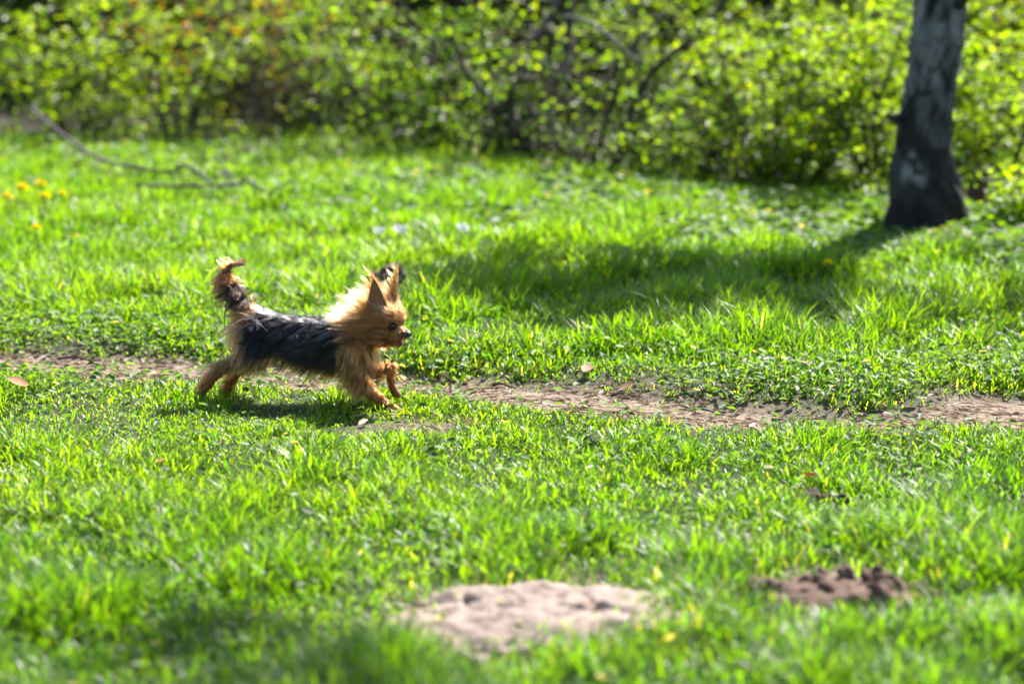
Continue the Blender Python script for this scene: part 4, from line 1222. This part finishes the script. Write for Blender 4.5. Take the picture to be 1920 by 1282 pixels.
    groups['body_coat'] = rg == R['trunk']
    def hair(name, S_, C_, rad, label):
        hc_ = bpy.data.hair_curves.new(name)
        n, kk = S_.shape[:2]
        hc_.add_curves([kk] * n)
        hc_.attributes['position'].data.foreach_set('vector', S_.reshape(-1).astype(np.float32))
        ra = hc_.attributes.get('radius') or hc_.attributes.new('radius', 'FLOAT', 'POINT')
        prof = np.array([1.0, 1.0, 0.95, 0.9, 0.8, 0.65, 0.45, 0.15])[:kk] if kk == 8 else np.linspace(1, 0.2, kk)
        ra.data.foreach_set('value', (rad[:, None] * prof[None]).reshape(-1).astype(np.float32))
        ca = hc_.attributes.new('hair_col', 'FLOAT_COLOR', 'CURVE')
        c4 = np.ones((n, 4), np.float32); c4[:, :3] = C_
        ca.data.foreach_set('color', c4.ravel())
        hc_.materials.append(mh)
        o = bpy.data.objects.new(name, hc_); link(o, root); o['label'] = label
        return o
    rad = 0.00042 * (0.7 + 0.6 * rng.random(NH))
    hair('body_coat', S[groups['body_coat']], C[groups['body_coat']], rad[groups['body_coat']], 'long black coat over back and sides')
    hair('leg_hair', S[groups['leg_hair']], C[groups['leg_hair']], rad[groups['leg_hair']], 'shaggy buff and tan leg hair')
    hair('tail_plume', S[groups['tail_plume']], C[groups['tail_plume']], rad[groups['tail_plume']], 'dark dangling tail hair with pale tip')
    # extra locks: ear fringes, blown wisps behind the ears, the hanging side lock, the tail streamer
    ES, EC = [], []
    def lock(p0, p1, p2, n, spread, col, end=0.75):
        for _ in range(n):
            a0 = p0 + rng.normal(0, spread, 3); a1 = p1 + rng.normal(0, spread * 0.8, 3); a2 = p2 + rng.normal(0, spread * end * 2, 3)
            t = np.linspace(0, 1, 8)[:, None]
            ES.append((1 - t) ** 2 * a0 + 2 * t * (1 - t) * a1 + t ** 2 * a2)
            EC.append(np.clip(col * (0.7 + 0.6 * rng.random()), 0.004, 0.92))
    for (base, tipd, out, wd), s in zip(ear_info, (-1, 1)):
        for k_ in range(14):
            t = 0.25 + 0.75 * k_ / 13
            side = -s
            w_ = 0.020 * (1 - min(t, 1) ** 1.7) ** 0.85
            for sd in (-1, 1):
                p0 = base + tipd * (0.092 * t) + wd * (w_ * 1.2 * sd) - out * 0.002
                p2 = p0 + norm(hv(-0.75, 0.2 * s, 0.75) + rng.normal(0, 0.25, 3)) * (0.020 + 0.020 * rng.random())
                lock(p0, p0 + tipd * 0.008 + (p2 - p0) * 0.4, p2, 9, 0.0015, PALE_ if rng.random() < 0.55 else GOLD)
    for k_ in range(26):
        p0 = hd(-0.028 + rng.normal(0, 0.006), rng.normal(0, 0.022), 0.022 + rng.normal(0, 0.010))
        d = norm(hv(-0.85, rng.normal(0, 0.25), 0.50 + 0.35 * rng.normal()))
        ln_ = 0.045 + 0.035 * rng.random()
        lock(p0, p0 + d * ln_ * 0.5 + hv(0, 0, 0.006), p0 + d * ln_, 14, 0.003, PALE_ if rng.random() < 0.6 else GOLD)
    for k_ in range(16):                        # wisps of the mane over the withers
        p0 = P(672 + rng.normal(0, 6), 603 + rng.normal(0, 5), rng.normal(-0.01, 0.02))
        d = norm(np.array([-1.0, rng.normal(0, 0.2), 0.12 + 0.15 * rng.normal()]))
        ln_ = 0.04 + 0.03 * rng.random()
        lock(p0, p0 + d * ln_ * 0.5, p0 + d * ln_, 14, 0.003, PALE_)
    for k_ in range(60):                        # cheek hair swept back to the shoulder
        p0 = hd(0.015 + rng.normal(0, 0.010), -0.034, -0.016 + rng.normal(0, 0.012))
        d = norm(hv(-1.0, -0.16, -0.14 + 0.16 * rng.normal()))
        ln_ = 0.070 + 0.035 * rng.random()
        lock(p0, p0 + d * ln_ * 0.5 + hl * -0.008, p0 + d * ln_, 14, 0.0022, (GOLD, TAN, TAN, PALE_ * 0.8, BROWN * 1.5)[int(rng.random() * 5)])
    for k_ in range(34):                        # forelock and brows standing out over the eyes
        l0 = np.clip(rng.normal(0, 0.011), -0.016, 0.016)
        p0 = hd(0.018 + rng.normal(0, 0.006), l0, 0.032 + rng.normal(0, 0.004))
        p2 = p0 + hv(0.016 + 0.004 * rng.normal(), l0 * 0.5, -0.016 + 0.005 * rng.normal())
        lock(p0, p0 + hv(0.012, 0, 0.008), p2, 14, 0.0026, GOLD if rng.random() < 0.6 else PALE_)
    for k_ in range(36):                        # throat hair hanging below the jaw
        p0 = hd(0.012 + rng.normal(0, 0.012), rng.normal(-0.008, 0.014), -0.044)
        p2 = p0 + hv(-0.030 + 0.010 * rng.normal(), rng.normal(0, 0.008), -0.016 + 0.008 * rng.normal())
        lock(p0, (p0 + p2) / 2 + hv(0.004, 0, -0.003), p2, 10, 0.002, TAN if rng.random() < 0.6 else GOLD)
    n_head = len(ES)
    hs_ = np.concatenate([S[groups['head_hair']], np.array(ES)]); hc_ = np.concatenate([C[groups['head_hair']], np.array(EC)])
    hr_ = np.concatenate([rad[groups['head_hair']], 0.00040 * (0.7 + 0.6 * rng.random(n_head))])
    clear_ = np.ones(len(hs_), bool)            # no strand hangs across the eyes
    for e, s in zip(eyes, (-1, 1)):
        ec = e + hv(0.005, s * 0.008, -0.001)
        clear_ &= np.linalg.norm(hs_[:, 2:] - ec, axis=-1).min(1) > 0.0135
    hs_, hc_, hr_ = hs_[clear_], hc_[clear_], hr_[clear_]
    hair('head_hair', hs_, hc_, hr_, 'golden tan head hair blown backwards')
    ES, EC = [], []
    for k_ in range(22):                        # the lock of side coat swinging out below the ribs
        u_ = rng.random()
        p0 = P(600 + 24 * rng.normal(), 634 + 8 * rng.normal(), -0.055)
        p2 = P(522 + 45 * u_ + 8 * rng.normal(), 677 + 8 * u_ + 4 * rng.normal(), -0.085)
        lock(p0, (p0 + p2) / 2 + np.array([0.01, -0.014, 0.018]), p2, 16, 0.0035, BLACK * 1.2 if rng.random() < 0.85 else GREY * 0.45)
    for k_ in range(30):                        # ragged fringe under the belly and chest
        px0 = 560 + 110 * rng.random()
        p0 = P(px0, 668 + 6 * rng.normal(), -0.030)
        p2 = P(px0 - 14 + 6 * rng.normal(), 697 + 7 * rng.normal(), -0.040)
        lock(p0, (p0 + p2) / 2 + np.array([0.004, -0.004, -0.004]), p2, 11, 0.003, BLACK * 2 if rng.random() < 0.5 else BUFF)
    hair('side_lock', np.array(ES), np.array(EC), 0.00040 * (0.7 + 0.6 * rng.random(len(ES))), 'black lock of hair swinging from the flank')
    ES, EC = [], []
    for k_ in range(14):
        p0 = P(424 + 6 * rng.normal(), 520 + 14 * rng.normal(), 0.0)
        p2 = P(405 + 10 * rng.random() + 5 * rng.normal(), 560 + 20 * rng.normal(), rng.normal(0, 0.01))
        lock(p0, (p0 + p2) / 2 + np.array([-0.018, 0, 0.012]), p2, 9, 0.002, BLACK * 2 if rng.random() < 0.5 else BROWN)
    lock(P(427, 560), P(419, 585), P(421, 620), 16, 0.0012, BLACK * 1.5, end=0.2)
    for k_ in range(8):
        p0 = P(425 + 18 * rng.random(), 498, 0.0)
        d = norm(np.array([-0.35 + 0.5 * rng.normal(), 0.1 * rng.normal(), 1.0]))
        lock(p0, p0 + d * 0.012, p0 + d * 0.026 + np.array([-0.006, 0, 0]), 8, 0.0012, PALE_)
    hair('tail_streamer', np.array(ES), np.array(EC), 0.00028 * np.ones(len(ES)), 'thin dark strands hanging from the tail')

    # eyes, nose, mouth
    def simple(name, V, F, col, rough, label=None, coat=0.0):
        m, nt, o_ = new_mat(name); p_ = N(nt, 'ShaderNodeBsdfPrincipled', Roughness=rough)
        p_.inputs['Base Color'].default_value = (*col, 1); p_.inputs['Coat Weight'].default_value = coat
        nt.links.new(p_.outputs[0], o_.inputs[0])
        o = mesh_from(name, V, F, m, root)
        if label: o['label'] = label
        return o
    bm = bmesh.new(); bmesh.ops.create_icosphere(bm, subdivisions=3, radius=1.0)
    SV3 = np.array([v.co[:] for v in bm.verts]); SF3 = np.array([[v.index for v in f.verts] for f in bm.faces]); bm.free()
    for e in eyes:
        simple('eye', SV3 * 0.0074 + e, SF3, (0.004, 0.003, 0.002), 0.12, None, 0.3)
    nv_ = SV3.copy(); nv_[:, 2] *= 0.85
    nose = np.stack([nv_[:, 0] * 0.0070, nv_[:, 1] * 0.0092 * (1 - 0.15 * (nv_[:, 2] < 0)), nv_[:, 2] * 0.0080], -1)
    simple('nose', hc + (nose[:, :1] + 0.0735) * hf + nose[:, 1:2] * hl + (nose[:, 2:] - 0.0150) * hu, SF3, (0.010, 0.009, 0.010), 0.28, 'black nose', 0.3)
    tg = SV3 * np.array([0.016, 0.008, 0.0022])
    tg[:, 2] += -0.6 * (tg[:, 0].clip(0)) ** 2 / 0.016
    simple('tongue', hc + (tg[:, :1] + 0.046) * hf + tg[:, 1:2] * hl + (tg[:, 2:] - 0.0350) * hu, SF3, (0.33, 0.07, 0.06), 0.35, 'pink tongue in the open mouth')
    lp_ = SV3 * np.array([0.020, 0.0105, 0.0030])
    simple('mouth', hc + (lp_[:, :1] + 0.042) * hf + lp_[:, 1:2] * hl + (lp_[:, 2:] - 0.0310) * hu, SF3, (0.02, 0.010, 0.009), 0.4, 'dark open mouth')
build_dog()
